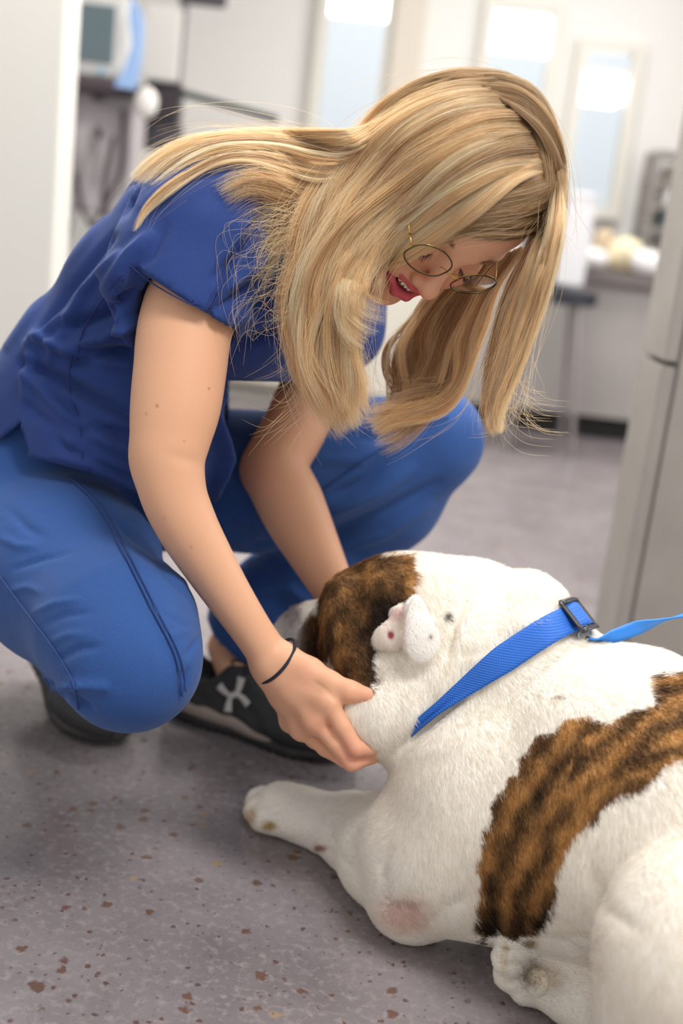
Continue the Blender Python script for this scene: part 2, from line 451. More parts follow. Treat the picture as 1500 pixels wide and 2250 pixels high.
# clutter on the counter
m_y = mat('pale_yellow_fabric', srgb(240, 226, 190), .8); m_pk = mat('off_white_fabric', srgb(240, 236, 236), .8); m_tn = mat('tan_fabric', srgb(200, 178, 150), .8)
def lump(name, px, py, y, r, m, label, cat, seed):
    c = onplane(px, py, y); c[2] = zt+.015+r[2]*.9
    rs = np.random.default_rng(seed); F_ = Field(c-np.array(r)*1.5, c+np.array(r)*1.5, .012)
    F_.ell(c, r, k=.03)
    for _ in range(5): F_.ell(c+(rs.random(3)-.5)*np.array(r)*1.1, np.array(r)*(.35+.3*rs.random()), k=.04)
    F_.cut((0, 0, zt+.016), (0, 0, -1)); V, Q = F_.mesh(2); tag(mesh_np(name, V, Q, m), label, cat)
lump('folded_towel', 1378, 540, yd+.2, (.085, .07, .075), m_y, 'pale yellow folded towel on the dark worktop', 'towel', 1)
lump('paper_bundle', 1308, 545, yd+.14, (.06, .06, .045), m_pk, 'white crumpled bundle on the worktop left of the yellow towel', 'bundle', 2)
lump('plastic_bag', 1425, 580, yd+.04, (.07, .05, .05), m_pk, 'white rounded bag at the right end of the worktop clutter', 'bag', 3)
lump('stuffed_pouch', 1325, 520, yd+.36, (.045, .05, .085), m_tn, 'small tan pouch standing behind the white bundle', 'pouch', 4)
# shelving unit at the right
e = empty('shelving_unit', (2.4, 5.7, 0), 'grey open metal shelving unit by the back wall behind the counter', 'shelves')
sx0, sx1 = onplane(1418, 450, 5.8)[0], onplane(1560, 450, 5.8)[0]; m_sh = mat('grey_shelf_metal', srgb(150, 144, 138), .4)
st = onplane(1440, 335, 5.8)[2]
for x in (sx0, sx1):
    for y in (5.72, 5.9): MB().box((x, y, st/2), (.03, .03, st)).build('post', m_sh, e)
for py in (338, 402, 455, 505, 548):
    z = onplane(1440, py, 5.8)[2]; MB().box(((sx0+sx1)/2, 5.81, z), (sx1-sx0, .2, .025)).build('shelf', m_sh, e)
def shitem(py, hgt, m, lab, name, cat, wdt=.24, dx=.02):
    z = onplane(1440, py, 5.8)[2]+.0125
    tag(MB().box(((sx0+.05+wdt/2+dx), 5.8, z+hgt/2), (wdt, .15, hgt), bev=.006).build(name, m), lab, cat)
shitem(455, .085, mat('white_linen', srgb(232, 228, 230), .8), 'stack of white linen on the grey shelving unit', 'linen_stack', 'linen')
shitem(505, .075, mat('teal_box', srgb(74, 92, 98), .5), 'dark teal storage box on the shelf below the white linen', 'storage_box', 'box')
shitem(402, .07, mat('taupe_box', srgb(150, 140, 130), .6), 'taupe box on the top of the grey shelving unit', 'cardboard_box', 'box')
# stool with a white cloth over it
ys = 4.6; e = empty('bar_stool', gnd(1250, 930), 'dark tubular stool with slim grey legs in front of the counter', 'stool')
m_st = mat('stool_metal', srgb(150, 143, 142), .3, .3); m_bk = mat('stool_black', srgb(45, 48, 55), .5)
sz = onplane(1243, 660, ys)[2]; scx = onplane(1232, 600, ys)[0]
for dx_, dy_ in ((-.1, -.1), (.1, -.1), (-.1, .12), (.1, .12)):
    MB().tube([(scx+dx_*1.3, ys+dy_*1.3, 0), (scx+dx_*.7, ys+dy_*.7, sz)], .011, 8).build('leg', m_st, e)
MB().tube([(scx, ys, sz-.01), (scx, ys, sz+.04)], .15, 20).build('seat', m_bk, e)
bt = onplane(1225, 430, ys)[2]
MB().box((scx-.05, ys+.1, (sz+bt)/2), (.2, .025, bt-sz), bev=.01).build('backrest', m_bk, e)
cl = MB().box((scx+.045, ys+.072, (sz+bt)/2+.035), (.115, .026, bt-sz-.03), bev=.010)
cl.box((scx+.045, ys+.095, bt+.014), (.115, .08, .022), bev=.008)
tag(cl.build('white_cloth', mat('white_cloth', srgb(238, 236, 238), .8)), 'long white cloth hanging over the dark stool', 'cloth')
# tiled grey pier on the right
m_pier = noisemat('grey_stone_tile', srgb(150, 145, 137), srgb(174, 168, 160), 9, .45, .15, 90)
m_gr = mat('dark_grout', srgb(120, 114, 108), .8)
pc = at(1376, 1440, 2.35)        # the near vertical corner
pc0 = pc.copy(); pc0[2] = 0; top = 1.9
def dirv(a): return np.array([math.cos(a), math.sin(a), 0])
L1 = onplane(1346, 1440, pc[1])[0]-pc[0]
pr = MB(); fx = .9
pr.box((pc[0]+fx/2, pc[1]+.1, top/2), (fx, .2, top))
tag(pr.build('wall_pier', m_pier), kind='structure')
zj = onplane(1460, 800, pc[1])[2]
ww = abs(L1)
pl = MB()
for z0_, z1_ in ((0, zj-.004), (zj+.004, top)): pl.box((pc[0]-ww/2-.004, pc[1]+.1, (z0_+z1_)/2), (ww, .19, z1_-z0_), bev=.003)
tag(pl.build('trim_3', m_pier), kind='structure')
tag(MB().box((pc[0]-.002, pc[1]+.1, top/2), (.006, .185, top)).build('trim_4', m_gr), kind='structure')
# equipment on the left behind the jamb -------------------------------------------------
ye = 4.2
def bx(x0, y0, x1, y1, Y, dep, name, m, parent=None, bev=.008):
    a = onplane(x0, (y0+y1)/2, Y); b = onplane(x1, (y0+y1)/2, Y); t = onplane((x0+x1)/2, y0, Y); c = onplane((x0+x1)/2, y1, Y)
    return MB().box(((a[0]+b[0])/2, Y+dep/2, (t[2]+c[2])/2), (abs(b[0]-a[0]), dep, abs(t[2]-c[2])), bev=bev).build(name, m, parent)
m_bez = mat('monitor_white', srgb(226, 224, 220), .4); m_scr = mat('dark_screen', srgb(106, 122, 128), .2)
e = empty('patient_monitor', onplane(205, 170, ye), 'boxy white monitor with a grey-green screen on the equipment cart', 'monitor')
bx(138, -18, 272, 175, ye, .16, 'housing', m_bez, e); bx(160, 8, 250, 134, ye-.012, .02, 'screen', m_scr, e, .002)
bx(150, 140, 262, 165, ye-.012, .02, 'control_strip', mat('monitor_grey', srgb(200, 200, 198), .4), e, .002); bx(213, 150, 228, 162, ye-.02, .012, 'knob', mat('cyan_knob', srgb(150, 195, 220), .4), e, .003)
e = empty('equipment_cart', onplane(220, 560, ye)*np.array([1, 1, 0]), 'grey equipment cart full of hanging cables beside the door jamb', 'cart')
CART = e; m_cart = mat('cart_grey', srgb(196, 190, 192), .4, .1); m_cd = mat('cart_dark', srgb(84, 72, 78), .5)
bx(140, 172, 305, 200, ye-.05, .4, 'top_tray', m_cd, e)
for x in (152, 292):
    p = onplane(x, 200, ye); MB().tube([(p[0], ye+.05, 0.04), (p[0], ye+.05, p[2])], .014, 10).build('post', m_cart, e)
    MB().sphere((p[0], ye+.05, .035), .035).build('caster', m_cd, e, True)
bx(150, 205, 292, 470, ye+.08, .2, 'cabinet_body', m_cart, e)
cb = [((200, 280), (215, 330), (208, 400)), ((170, 380), (185, 470), (230, 520)), ((160, 300), (175, 420), (150, 520)), ((250, 300), (228, 420), (240, 500)), ((214, 260), (190, 350), (165, 460)), ((270, 240), (262, 380), (200, 500))]
for i, c_ in enumerate(cb):
    pts = [onplane(x, y, ye+.05) for x, y in c_]; MB().tube(catmull(pts, 12), .006+.003*(i % 2), 8).build('cable', m_cd if i % 2 else mat('cable_grey', srgb(150, 145, 145), .5), e, True)
bx(207, 278, 221, 306, ye+.04, .03, 'connector', m_cd, e); bx(194, 208, 232, 222, ye-.01, .03, 'socket', m_cd, e)
# blue and white bag
bag = MB(); P4 = [onplane(x, y, ye-.1) for x, y in ((288, -10), (306, 20), (312, 60), (305, 140), (292, 196), (250, 190), (272, 150), (290, 100), (283, 40))]
bag.prism(P4, (0, .05, 0)); o = bag.build('soft_bag', mat('pale_blue_plastic', srgb(158, 190, 236), .35)); tag(o, 'crumpled pale blue plastic bag hanging beside the white monitor', 'bag')
p = onplane(322, 226, ye-.15); o = MB().sphere(p, (.038, .03, .05)).build('wrapped_roll', mat('white_wrap', srgb(232, 228, 222), .7), CART, True); o['label'] = 'white rounded corner bumper'  # white wrapped roll beside the cart, only parented to it, not a cart part
# pole with arm and panels
yp = 4.7
e = empty('equipment_pole', onplane(395, 330, yp)*np.array([1, 1, 0]), 'dark pole with long dark arm against the white back wall', 'pole')
p = onplane(392, 190, yp); m_pole = mat('pole_grey', srgb(130, 122, 126), .4)
pt = onplane(408, -60, yp)
MB().tube([(p[0], yp, .02), (p[0], yp, pt[2])], .014, 10).build('post', m_pole, e)
MB().box((p[0], yp, .015), (.4, .4, .03), bev=.008).build('base', m_bk, e)
bx(318, 176, 392, 262, yp-.06, .12, 'bracket_box', mat('dark_box', srgb(62, 54, 60), .5), e)
bx(300, 262, 392, 330, yp-.04, .12, 'lower_unit', mat('dark_box_lower', srgb(78, 74, 80), .5), e)
a1 = onplane(385, 200, yp); a2 = onplane(606, 262, 4.35)
MB().tube([a1, a2], .013, 8).build('arm', mat('arm_dark', srgb(66, 70, 72), .4), e)
bx(392, -40, 498, 12, yp-.02, .03, 'upper_panel', mat('dark_panel', srgb(80, 74, 80), .4), e)
o = bx(312, 12, 396, 178, yp-.1, .02, 'notice_board', mat('board_white', srgb(228, 225, 220), .5)); tag(o, 'white panel mounted in front of the dark pole', 'board')
# ================================================================ THE KNEELING WOMAN
def skinmat():
    m = N('skin'); a = m.n('ShaderNodeAttribute', attribute_name='col'); m.l(a.outputs['Color'], m.b.inputs['Base Color'])
    m.set(Roughness=.5); m.b.inputs['Subsurface Weight'].default_value = .25; m.b.inputs['Subsurface Scale'].default_value = .012
    m.b.inputs['Subsurface Radius'].default_value = (1, .35, .18); m.b.inputs['Specular IOR Level'].default_value = .35
    tc = m.n('ShaderNodeTexCoord'); n2 = m.n('ShaderNodeTexNoise', Scale=420, Detail=3); m.l(tc.outputs['Object'], n2.inputs['Vector'])
    bp = m.n('ShaderNodeBump', Strength=.18, Distance=.0008); m.l(n2.outputs['Fac'], bp.inputs['Height']); m.l(bp.outputs[0], m.b.inputs['Normal'])
    return m.m
m_skin = skinmat()
def clothmat(name, c1, c2, scale=900):
    m = N(name); m.set(Roughness=.78); m.b.inputs['Sheen Weight'].default_value = .15; m.b.inputs['Sheen Roughness'].default_value = .5
    m.b.inputs['Sheen Tint'].default_value = (.7, .8, 1, 1)
    m.b.inputs['Specular IOR Level'].default_value = .25
    tc = m.n('ShaderNodeTexCoord'); nz1 = m.n('ShaderNodeTexNoise', Scale=scale, Detail=2); m.l(tc.outputs['Object'], nz1.inputs['Vector'])
    mx = m.n('ShaderNodeMix', data_type='RGBA'); mx.inputs[6].default_value = (*c1, 1); mx.inputs[7].default_value = (*c2, 1)
    m.l(nz1.outputs['Fac'], mx.inputs[0]); m.l(mx.outputs[2], m.b.inputs['Base Color'])
    b1 = m.n('ShaderNodeBump', Strength=.35, Distance=.0006); m.l(nz1.outputs['Fac'], b1.inputs['Height'])
    n3 = m.n('ShaderNodeTexNoise', Scale=14, Detail=2, Distortion=.8); m.l(tc.outputs['Object'], n3.inputs['Vector'])
    b2 = m.n('ShaderNodeBump', Strength=.35, Distance=.006); m.l(n3.outputs['Fac'], b2.inputs['Height']); m.l(b1.outputs[0], b2.inputs['Normal']); m.l(b2.outputs[0], m.b.inputs['Normal'])
    return m.m
m_top = clothmat('scrub_top_blue', srgb(30, 50, 108), srgb(48, 74, 140)); m_pants = clothmat('scrub_trouser_blue', srgb(34, 66, 126), srgb(58, 98, 164))
m_seam = mat('seam_thread', srgb(34, 50, 112), .8)
SK = np.array(srgb(230, 177, 142)); SKD = np.array(srgb(224, 158, 126)); SKR = np.array(srgb(230, 150, 132))

woman = empty('person', gnd(330, 1600), 'woman with long blonde hair in blue scrubs squatting and holding the dog by the chin', 'person')

# ---- head, in its own frame (x her left, y up, z forward) -----------------------------
HM = np.array([[0.747058, 0.66457, -0.015827], [0.239281, -0.246617, 0.939108], [0.6202, -0.705356, -0.343256]])
HW = np.column_stack([HM[0, i]*CR-HM[1, i]*CU+HM[2, i]*CF for i in range(3)])
HO = at(988.6, 423.7, 1.313)
def hw(p): return HO+np.asarray(p)@HW.T
def hl(p): return (np.asarray(p)-HO)@HW
def head():
    F_ = Field((-.095, -.165, -.13), (.095, .145, .145), .00155)
    E_ = lambda c, r, k=.02, op='add': F_.ell(c, r, k=k, op=op)
    E_((0, .034, -.013), (.075, .087, .095), .0); E_((0, -.012, .022), (.058, .09, .064), .03)
    E_((0, .055, .034), (.058, .045, .050), .03); E_((0, -.07, .032), (.045, .043, .045), .03)
    F_.cone((-.04, -.085, .02), (0, -.105, .068), .014, .014, .03); F_.cone((.04, -.085, .02), (0, -.105, .068), .014, .014, .03)
    E_((0, -.104, .073), (.017, .014, .015), .02)
    for s in (-1, 1):
        E_((s*.042, -.022, .058), (.022, .02, .024), .02); E_((s*.037, -.045, .064), (.02, .021, .019), .018)
        F_.cone((s*.045, .022, .068), (s*.012, .019, .082), .009, .008, .014)
        E_((s*.033, -.001, .098), (.018, .0125, .017), .012, 'sub')
        E_((s*.033, -.002, .0705), (.0152, .0135, .0165), .004)
        F_.cone((s*.047, -.004, .0765), (s*.033, -.0085, .0865), .0022, .003, .004); F_.cone((s*.033, -.0085, .0865), (s*.0195, -.006, .08), .003, .002, .004)
        E_((s*.077, -.005, -.012), (.008, .030, .018), .006)
    F_.cone((0, .012, .080), (0, -.03, .103), .0075, .009, .014); E_((0, -.035, .1075), (.0115, .0105, .0115), .008)
    for s in (-1, 1):
        E_((s*.0115, -.040, .0975), (.0075, .0078, .0085), .006); E_((s*.0065, -.0475, .100), (.0032, .0025, .0045), .002, 'sub')
    # lips, smiling open over the teeth
    E_((0, -.060, .078), (.031, .019, .018), .012)
    up = [((-.031, -.0500, .0725), .0016), ((-.019, -.0562, .0895), .0028), ((-.006, -.0560, .0965), .0034), ((0, -.0568, .0970), .0032), ((.006, -.0560, .0965), .0034), ((.019, -.0562, .0895), .0028), ((.031, -.0500, .0725), .0016)]
    lo = [((-.031, -.0512, .0725), .0016), ((-.022, -.0705, .085), .0040), ((-.009, -.0790, .0935), .0054), ((.009, -.0790, .0935), .0054), ((.022, -.0705, .085), .0040), ((.031, -.0512, .0725), .0016)]
    E_((0, -.0662, .092), (.0255, .0088, .018), .003, 'sub')
    F_.chain(up, .003); F_.chain(lo, .004)
    V, Q = F_.mesh(1)
    # colours: lips, brows, lids, cheeks, scalp
    n = len(V); c = np.tile(SK, (n, 1)); x, y, z = V.T
    def dchain(ch):
        d = np.full(n, 9.)
        for (p, r), (q, r2) in zip(ch[:-1], ch[1:]):
            p = np.array(p); q = np.array(q); e = q-p; t = np.clip(((V-p)@e)/(e@e), 0, 1); d = np.minimum(d, np.linalg.norm(V-p-t[:, None]*e, axis=1)-(r+(r2-r)*t))
        return d
    def blend(mk, colr):
        nonlocal c
        mk = np.clip(mk, 0, 1)[:, None]; c = c*(1-mk)+np.array(colr)*mk
    blend(.5*np.exp(-(((np.abs(x)-.042)/.02)**2+((y+.035)/.02)**2))*(z > .03), SKR)
    blend(.5*np.exp(-((x/.02)**2+((y+.038)/.014)**2))*(z > .095), SKR)
    blend(.35*np.exp(-(((np.abs(x)-.033)/.018)**2+((y)/.011)**2))*(z > .05), srgb(176, 112, 96))
    blend(2.6-dchain(up)/.0010, srgb(206, 98, 104)); blend(3.0-dchain(lo)/.0012, srgb(208, 92, 102))
    ins = (np.abs(x) < .0265) & (y > -.0745) & (y < -.058) & (z < .0835) & (z > .05); blend(ins*1., srgb(92, 30, 34))
    for s in (-1, 1):
        br = [((s*.014, .0205, .088), .0018), ((s*.03, .0265, .086), .0024), ((s*.05, .0225, .068), .001)]
        blend(.5*(1-(dchain(br)-.0004)/.002), srgb(150, 104, 78))
        ly = [((s*.0485, -.004, .0765), .001), ((s*.033, -.0105, .0885), .0012), ((s*.0195, -.0075, .08), .0008)]
        blend(1-(dchain(ly))/.0012, srgb(70, 45, 40))
    hair_ = ((y > .082-.3*np.clip(.06-z, 0, .3)) & (y > .02)) | ((z < .02) & (np.abs(x) > .055) & (y > .01)) | (z < -.035)
    hl_ = y-(.078-np.clip((.055-z), 0, 1)*1.15); hl_ = np.maximum(hl_, (-.03-z)*2)
    blend(hl_/.008+.5, srgb(150, 116, 78))
    return V, Q, c
hV, hQ, hC = head(); hWd = hw(hV)
# ---- arms with hands ------------------------------------------------------------------
def hand(F_, wrist, mcps, chains, thumb, k=.008, palm_r=.0125):
    for m_, r in mcps: F_.cone(wrist, m_, .019, r, .016)
    for a_, b_ in zip(mcps[:-1], mcps[1:]): F_.cone(a_[0], b_[0], palm_r, palm_r, .01)
    for a_, b_ in zip(mcps[:-1], mcps[1:]): F_.cone((a_[0]+wrist)/2, (b_[0]+wrist)/2, .0145, .0145, .012)
    for c_ in chains: F_.chain(c_, .0035)
    F_.chain(thumb, .009)
def arm_right():
    P_ = A((505, 500, 1.40, .052), (440, 620, 1.375, .0540), (407, 720, 1.36, .0540), (396, 810, 1.352, .0528), (386, 890, 1.347, .0512), (376, 950, 1.343, .0465), (369, 1010, 1.34, .0418),
           (381, 1085, 1.343, .0378), (408, 1150, 1.35, .0352), (440, 1208, 1.36, .0325), (500, 1305, 1.378, .0275), (560, 1395, 1.395, .0240), (606, 1462, 1.405, .0250))
    lo, hi = bbox(P_+A((840, 1640, 1.45, .02)), .03)
    _p = catmull(np.array([np.r_[p, r] for p, r in P_]), 60); P_ = [(q[:3], q[3]) for q in _p]; F_ = Field(lo, hi, .0021); F_.chain(P_, .0005)
    F_.ell(at(340, 1012, 1.36), (.018, .02, .02), k=.03)
    wr = at(600, 1458, 1.405)
    mc = A((722, 1545, 1.365, .0125), (694, 1585, 1.375, .0125), (664, 1600, 1.40, .012), (638, 1585, 1.425, .011))
    ch = [A((722, 1545, 1.365, .0115), (752, 1597, 1.360, .0102), (782, 1645, 1.358, .0098), (818, 1644, 1.372, .0088), (842, 1634, 1.40, .0072)),
          A((694, 1585, 1.375, .0115), (738, 1634, 1.368, .0104), (772, 1676, 1.368, .0102), (815, 1662, 1.385, .009), (843, 1648, 1.41, .0075)),
          A((664, 1600, 1.40, .011), (715, 1643, 1.395, .0102), (757, 1668, 1.395, .0098), (795, 1660, 1.43, .0085), (820, 1646, 1.46, .007)),
          A((638, 1585, 1.425, .010), (690, 1628, 1.42, .009), (725, 1648, 1.42, .0086), (758, 1645, 1.45, .0076), (780, 1636, 1.475, .0065))]
    th = A((628, 1450, 1.395, .019), (680, 1478, 1.383, .0165), (724, 1500, 1.372, .0125), (768, 1520, 1.364, .0118), (806, 1527, 1.364, .0090))
    hand(F_, wr, mc, ch, th)
    V, Q = F_.mesh(3)
    V = folds(V, Q, [([(735, 1532), (712, 1560), (700, 1575)], 6, -.0012), ([(690, 1498), (712, 1512), (738, 1540)], 5, -.001), ([(372, 1000), (420, 1012), (442, 1030)], 14, -.0012)])
    px, py, _ = pixs(V); c = np.tile(SK, (len(V), 1))
    def sp(x, y, r, cc, a): 
        nonlocal c
        m_ = (a*np.exp(-((px-x)**2+(py-y)**2)/r**2))[:, None]; c = c*(1-m_)+np.array(cc)*m_
    for x, y, r in ((345, 892, 3.6), (321, 909, 2.4), (459, 854, 2.6), (361, 1139, 2.0), (419, 1202, 2.2), (404, 970, 1.8)): sp(x, y, r, srgb(150, 96, 64), .7)
    sp(775, 1660, 34, SKR, .7); sp(700, 1590, 30, SKR, .35); sp(800, 1520, 24, SKR, .4); sp(660, 1480, 40, SKR, .2)
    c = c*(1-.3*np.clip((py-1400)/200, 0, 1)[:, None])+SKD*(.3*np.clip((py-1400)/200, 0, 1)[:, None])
    return V, Q, c
def arm_left():
    P_ = A((722, 660, 1.70, .048), (702, 800, 1.69, .046), (652, 930, 1.665, .0455), (608, 1022, 1.64, .0445), (640, 1110, 1.63, .046), (692, 1215, 1.625, .037), (735, 1300, 1.62, .029), (752, 1345, 1.615, .026))
    lo, hi = bbox(P_+A((880, 1560, 1.60, .03)), .03)
    _p = catmull(np.array([np.r_[p, r] for p, r in P_]), 50); P_ = [(q[:3], q[3]) for q in _p]; F_ = Field(lo, hi, .003); F_.chain(P_, .0005); F_.ell(at(566, 1034, 1.65), (.02, .02, .02), k=.03)
    wr = at(754, 1350, 1.615)
    mc = A((822, 1400, 1.565, .0125), (815, 1428, 1.56, .0125), (800, 1450, 1.565, .012), (780, 1465, 1.57, .011))
    ch = []
    for i, (m_, r) in enumerate(mc):
        x, y, d = pix(m_); ch.append(A((x, y, d, .011), (x+32, y+40, d-.005, .0102), (x+50, y+72, d-.015, .009), (x+56, y+98, d-.025, .0075)))
    th = A((770, 1380, 1.60, .017), (812, 1375, 1.585, .0125), (850, 1385, 1.57, .0115), (880, 1400, 1.555, .009))
    hand(F_, wr, mc, ch, th); V, Q = F_.mesh(2)
    px, py, _ = pixs(V); c = np.tile(SK, (len(V), 1)); m_ = (.4*np.exp(-((px-560)**2+(py-1040)**2)/35**2))[:, None]
    return V, Q, c*(1-m_)+SKR*m_
# ---- trunk, neck and legs (under the clothes) -----------------------------------------
TR = A((20, 1060, 1.66, .125), (205, 850, 1.60, .10), (378, 660, 1.53, .106), (500, 560, 1.475, .108), (520, 480, 1.41, .062))
TL = A((130, 1030, 1.82, .125), (295, 880, 1.75, .10), (440, 695, 1.66, .097), (585, 610, 1.62, .104), (730, 640, 1.69, .055))
UB = A((480, 490, 1.50, .102), (600, 450, 1.46, .068), (700, 432, 1.415, .056), (840, 410, 1.335, .052))
BR = [(at(560, 690, 1.47), .062), (at(620, 700, 1.57), .062)]
LR = A((0, 1120, 1.66, .115), (150, 1260, 1.50, .103), (262, 1390, 1.355, .078), (288, 1456, 1.31, .060))
SR = A((288, 1452, 1.325, .056), (222, 1430, 1.50, .051), (150, 1470, 1.74, .034))
LL = A((230, 1030, 1.80, .115), (560, 1060, 1.76, .09), (800, 1010, 1.74, .075), (950, 965, 1.73, .062))
SL = A((950, 965, 1.74, .060), (830, 1110, 1.80, .058), (660, 1280, 1.87, .045), (500, 1420, 1.92, .034))
def trunk():
    allp = TR+TL+UB+LR+SR+LL+SL; lo, hi = bbox(allp, .03); F_ = Field(lo, hi, .008)
    for ch in (TR, TL): F_.chain([(p, r-.026) for p, r in ch], .05)
    F_.chain([(p, r-.008) for p, r in UB], .03)
    for p, r in BR: F_.ell(p, r-.02, k=.04)
    for ch in (LR, SR, LL, SL): F_.chain([(p, r-.01) for p, r in ch], .03)
    F_.cone(at(500, 1420, 1.92), at(520, 1470, 1.9), .032, .034, .02)
    V, Q = F_.mesh(1); return V, Q, np.tile(SK, (len(V), 1))
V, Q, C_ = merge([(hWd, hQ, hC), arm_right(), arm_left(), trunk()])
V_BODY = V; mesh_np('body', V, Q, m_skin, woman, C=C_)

# ---- clothes --------------------------------------------------------------------------
def lerpd(p, q, t): return p+(q-p)*t
def tunic():
    lo, hi = bbox(TR+TL+UB+A((290, 650, 1.33, .08), (300, 1100, 1.40, .02), (500, 1150, 1.5, .03)), .06)
    F_ = Field(lo, hi, .0042)
    for ch in (TR, TL): F_.chain([(p, r+.006) for p, r in ch[:-1]], .06)
    F_.chain([(TR[3][0], .112), (TR[4][0], .072)], .05); F_.chain([(TL[3][0], .11), (TL[4][0], .066)], .05)
    F_.chain([(p, r+.006) for p, r in UB[:2]], .04); F_.cone(UB[1][0], at(668, 440, 1.435), .074, .062, .03)
    for p, r in BR: F_.ell(p, r+.01, k=.05)
    # loose belly drape and skirt of the tunic
    F_.chain(A((560, 740, 1.56, .055), (400, 860, 1.56, .07), (300, 960, 1.55, .09), (230, 1010, 1.56, .105)), .06)
    F_.chain(A((300, 880, 1.62, .09), (420, 950, 1.62, .07), (480, 1010, 1.62, .045)), .05)
    # sleeves
    F_.chain(A((505, 470, 1.395, .066), (455, 540, 1.375, .0675), (402, 655, 1.362, .0665), (394, 705, 1.355, .0665)), .025)
    F_.chain(A((455, 440, 1.42, .062), (400, 510, 1.39, .060), (350, 590, 1.37, .053), (330, 620, 1.365, .047)), .03)
    F_.chain(A((700, 600, 1.69, .064), (735, 670, 1.70, .062), (755, 730, 1.69, .056)), .03)
    # hollow and trim the sleeve openings
    F_.chain(A((430, 620, 1.365, .055), (405, 720, 1.357, .0585), (390, 830, 1.35, .064)), .004, 'sub')
    a, b, c = at(268, 566, 1.37), at(512, 724, 1.37), at(400, 655, 1.22)
    def trimbox(F_, p, nrm, cen, rad):
        sl, G = F_.win(cen-rad, cen+rad)
        nrm = nrm/np.linalg.norm(nrm)
        d = ((G[0]-p[0])*nrm[0]+(G[1]-p[1])*nrm[1]+(G[2]-p[2])*nrm[2])
        ds = np.sqrt((G[0]-cen[0])**2+(G[1]-cen[1])**2+(G[2]-cen[2])**2)-rad*.98
        F_.a[sl] = np.maximum(F_.a[sl], -np.maximum(-d, ds)).astype(np.float32)
    nr = np.cross(b-a, c-a); nr = nr if nr@(at(360, 800, 1.36)-a) > 0 else -nr
    trimbox(F_, a, nr, at(372, 765, 1.275), .108)
    F_.cut(at(700, 835, 1.6), -CU+.02*CR, .004) if False else None
    V, Q = F_.mesh(1)
    return F_, V, Q
F_, V, Q = tunic()
# hem: drop everything past the hem line of the tunic (seen from the side of the thigh)
px, py, dd = pixs(V)
hem = np.interp(px, [-400, 0, 45, 64, 66, 200, 320, 400, 470, 500, 520, 545, 2000], [930, 966, 928, 1000, 1003, 1036, 1090, 1098, 1100, 1040, 960, 900, 862])
hem2 = np.where(px > 480, np.interp(px, [480, 500, 505, 640, 700, 2000], [1100, 838, 834, 838, 845, 850]), hem)
keep = py < np.where(px > 503, hem2, hem)
kq = keep[Q].sum(1) >= 4
Qk = Q[kq]
top_folds = [([(20, 760), (110, 640), (230, 480)], 10, .003), ([(50, 800), (150, 640), (250, 520)], 9, -.004), ([(110, 790), (190, 640), (262, 560)], 9, .004), ([(60, 870), (70, 760), (150, 690)], 12, .005),
    ([(150, 720), (230, 690), (300, 640)], 12, -.007), ([(165, 760), (240, 740), (300, 700)], 10, .006), ([(170, 790), (250, 775), (300, 780)], 13, -.009), ([(80, 740), (180, 780), (300, 805)], 11, .007),
    ([(60, 800), (170, 850), (300, 920)], 13, -.007), ([(70, 830), (150, 910), (290, 1000)], 13, .006), ([(110, 860), (190, 940), (300, 960)], 14, -.006), ([(70, 900), (150, 980), (290, 1050)], 13, -.005), ([(90, 930), (190, 1000), (300, 1040)], 12, .005),
    ([(280, 600), (330, 560), (360, 500)], 14, -.003), ([(470, 610), (520, 560), (560, 520)], 8, -.004), ([(480, 640), (540, 600), (590, 560)], 9, .004), ([(460, 690), (520, 650), (590, 600)], 8, -.004), ([(590, 440), (520, 560), (462, 690)], 5, -.0035),
    ([(320, 450), (380, 400), (430, 350)], 16, .002), ([(530, 700), (600, 680), (640, 600)], 12, .006), ([(520, 760), (580, 740), (640, 700)], 12, -.006), ([(470, 900), (490, 1000), (470, 1080)], 9, .008), ([(500, 890), (510, 960), (500, 1030)], 8, -.006),
    ([(120, 1000), (200, 1020), (300, 1070)], 7, .003), ([(230, 640), (290, 560), (330, 520)], 13, .004), ([(350, 330), (300, 400), (275, 470)], 10, -.004)]
V = folds(V, Q, top_folds, 2.7)
V = relax(V, Q, .35)
bd = np.zeros(len(V), bool); bd[np.unique(Q[~kq])] = True; us = np.zeros(len(V), bool); us[np.unique(Qk)] = True; bd &= us
hl_ = np.where(px > 503, hem2, hem); dl = py-hl_; bd &= np.abs(dl) < 14
V[bd] += CU*(dl[bd]*dd[bd]/FPX)[:, None]
used = np.unique(Qk); rm = np.full(len(V), -1); rm[used] = np.arange(len(used))
tun = mesh_np('scrub_top', V[used], rm[Qk], m_top, woman)
s_ = tun.modifiers.new('cloth', 'SOLIDIFY'); s_.thickness = .0025; s_.offset = 0
TV = V[used]
def surf(V, x, y, lift=.001):
    d = front_depth(V, x, y, 9); return at(x, y, (d if d else 1.5)-lift)
def seam(V, line, n, name, parent, r=.0011, m=None, stitch=False):
    L_ = catmull(np.array(line, float), n); pts = [surf(V, x, y, -.0002) for x, y in L_]
    pts = np.array(pts)
    for _ in range(3): pts[1:-1] = (pts[:-2]+2*pts[1:-1]+pts[2:])/4
    return MB().tube(pts, r, 6).build(name, m or m_seam, parent, True)
seam(TV, [(604, 446), (560, 500), (510, 590), (478, 650), (462, 686)], 30, 'armhole_seam', tun)
seam(TV, [(592, 436), (548, 494), (500, 582), (468, 644), (452, 682)], 30, 'armhole_seam', tun)
seam(TV, [(284, 582), (330, 620), (400, 660), (452, 682)], 24, 'hem_stitch', tun, .0008)
seam(TV, [(160, 770), (150, 850), (175, 930), (180, 1020)], 24, 'side_seam', tun, .001)
seam(TV, [(270, 600), (230, 650), (180, 730), (170, 790)], 20, 'back_seam', tun, .001)
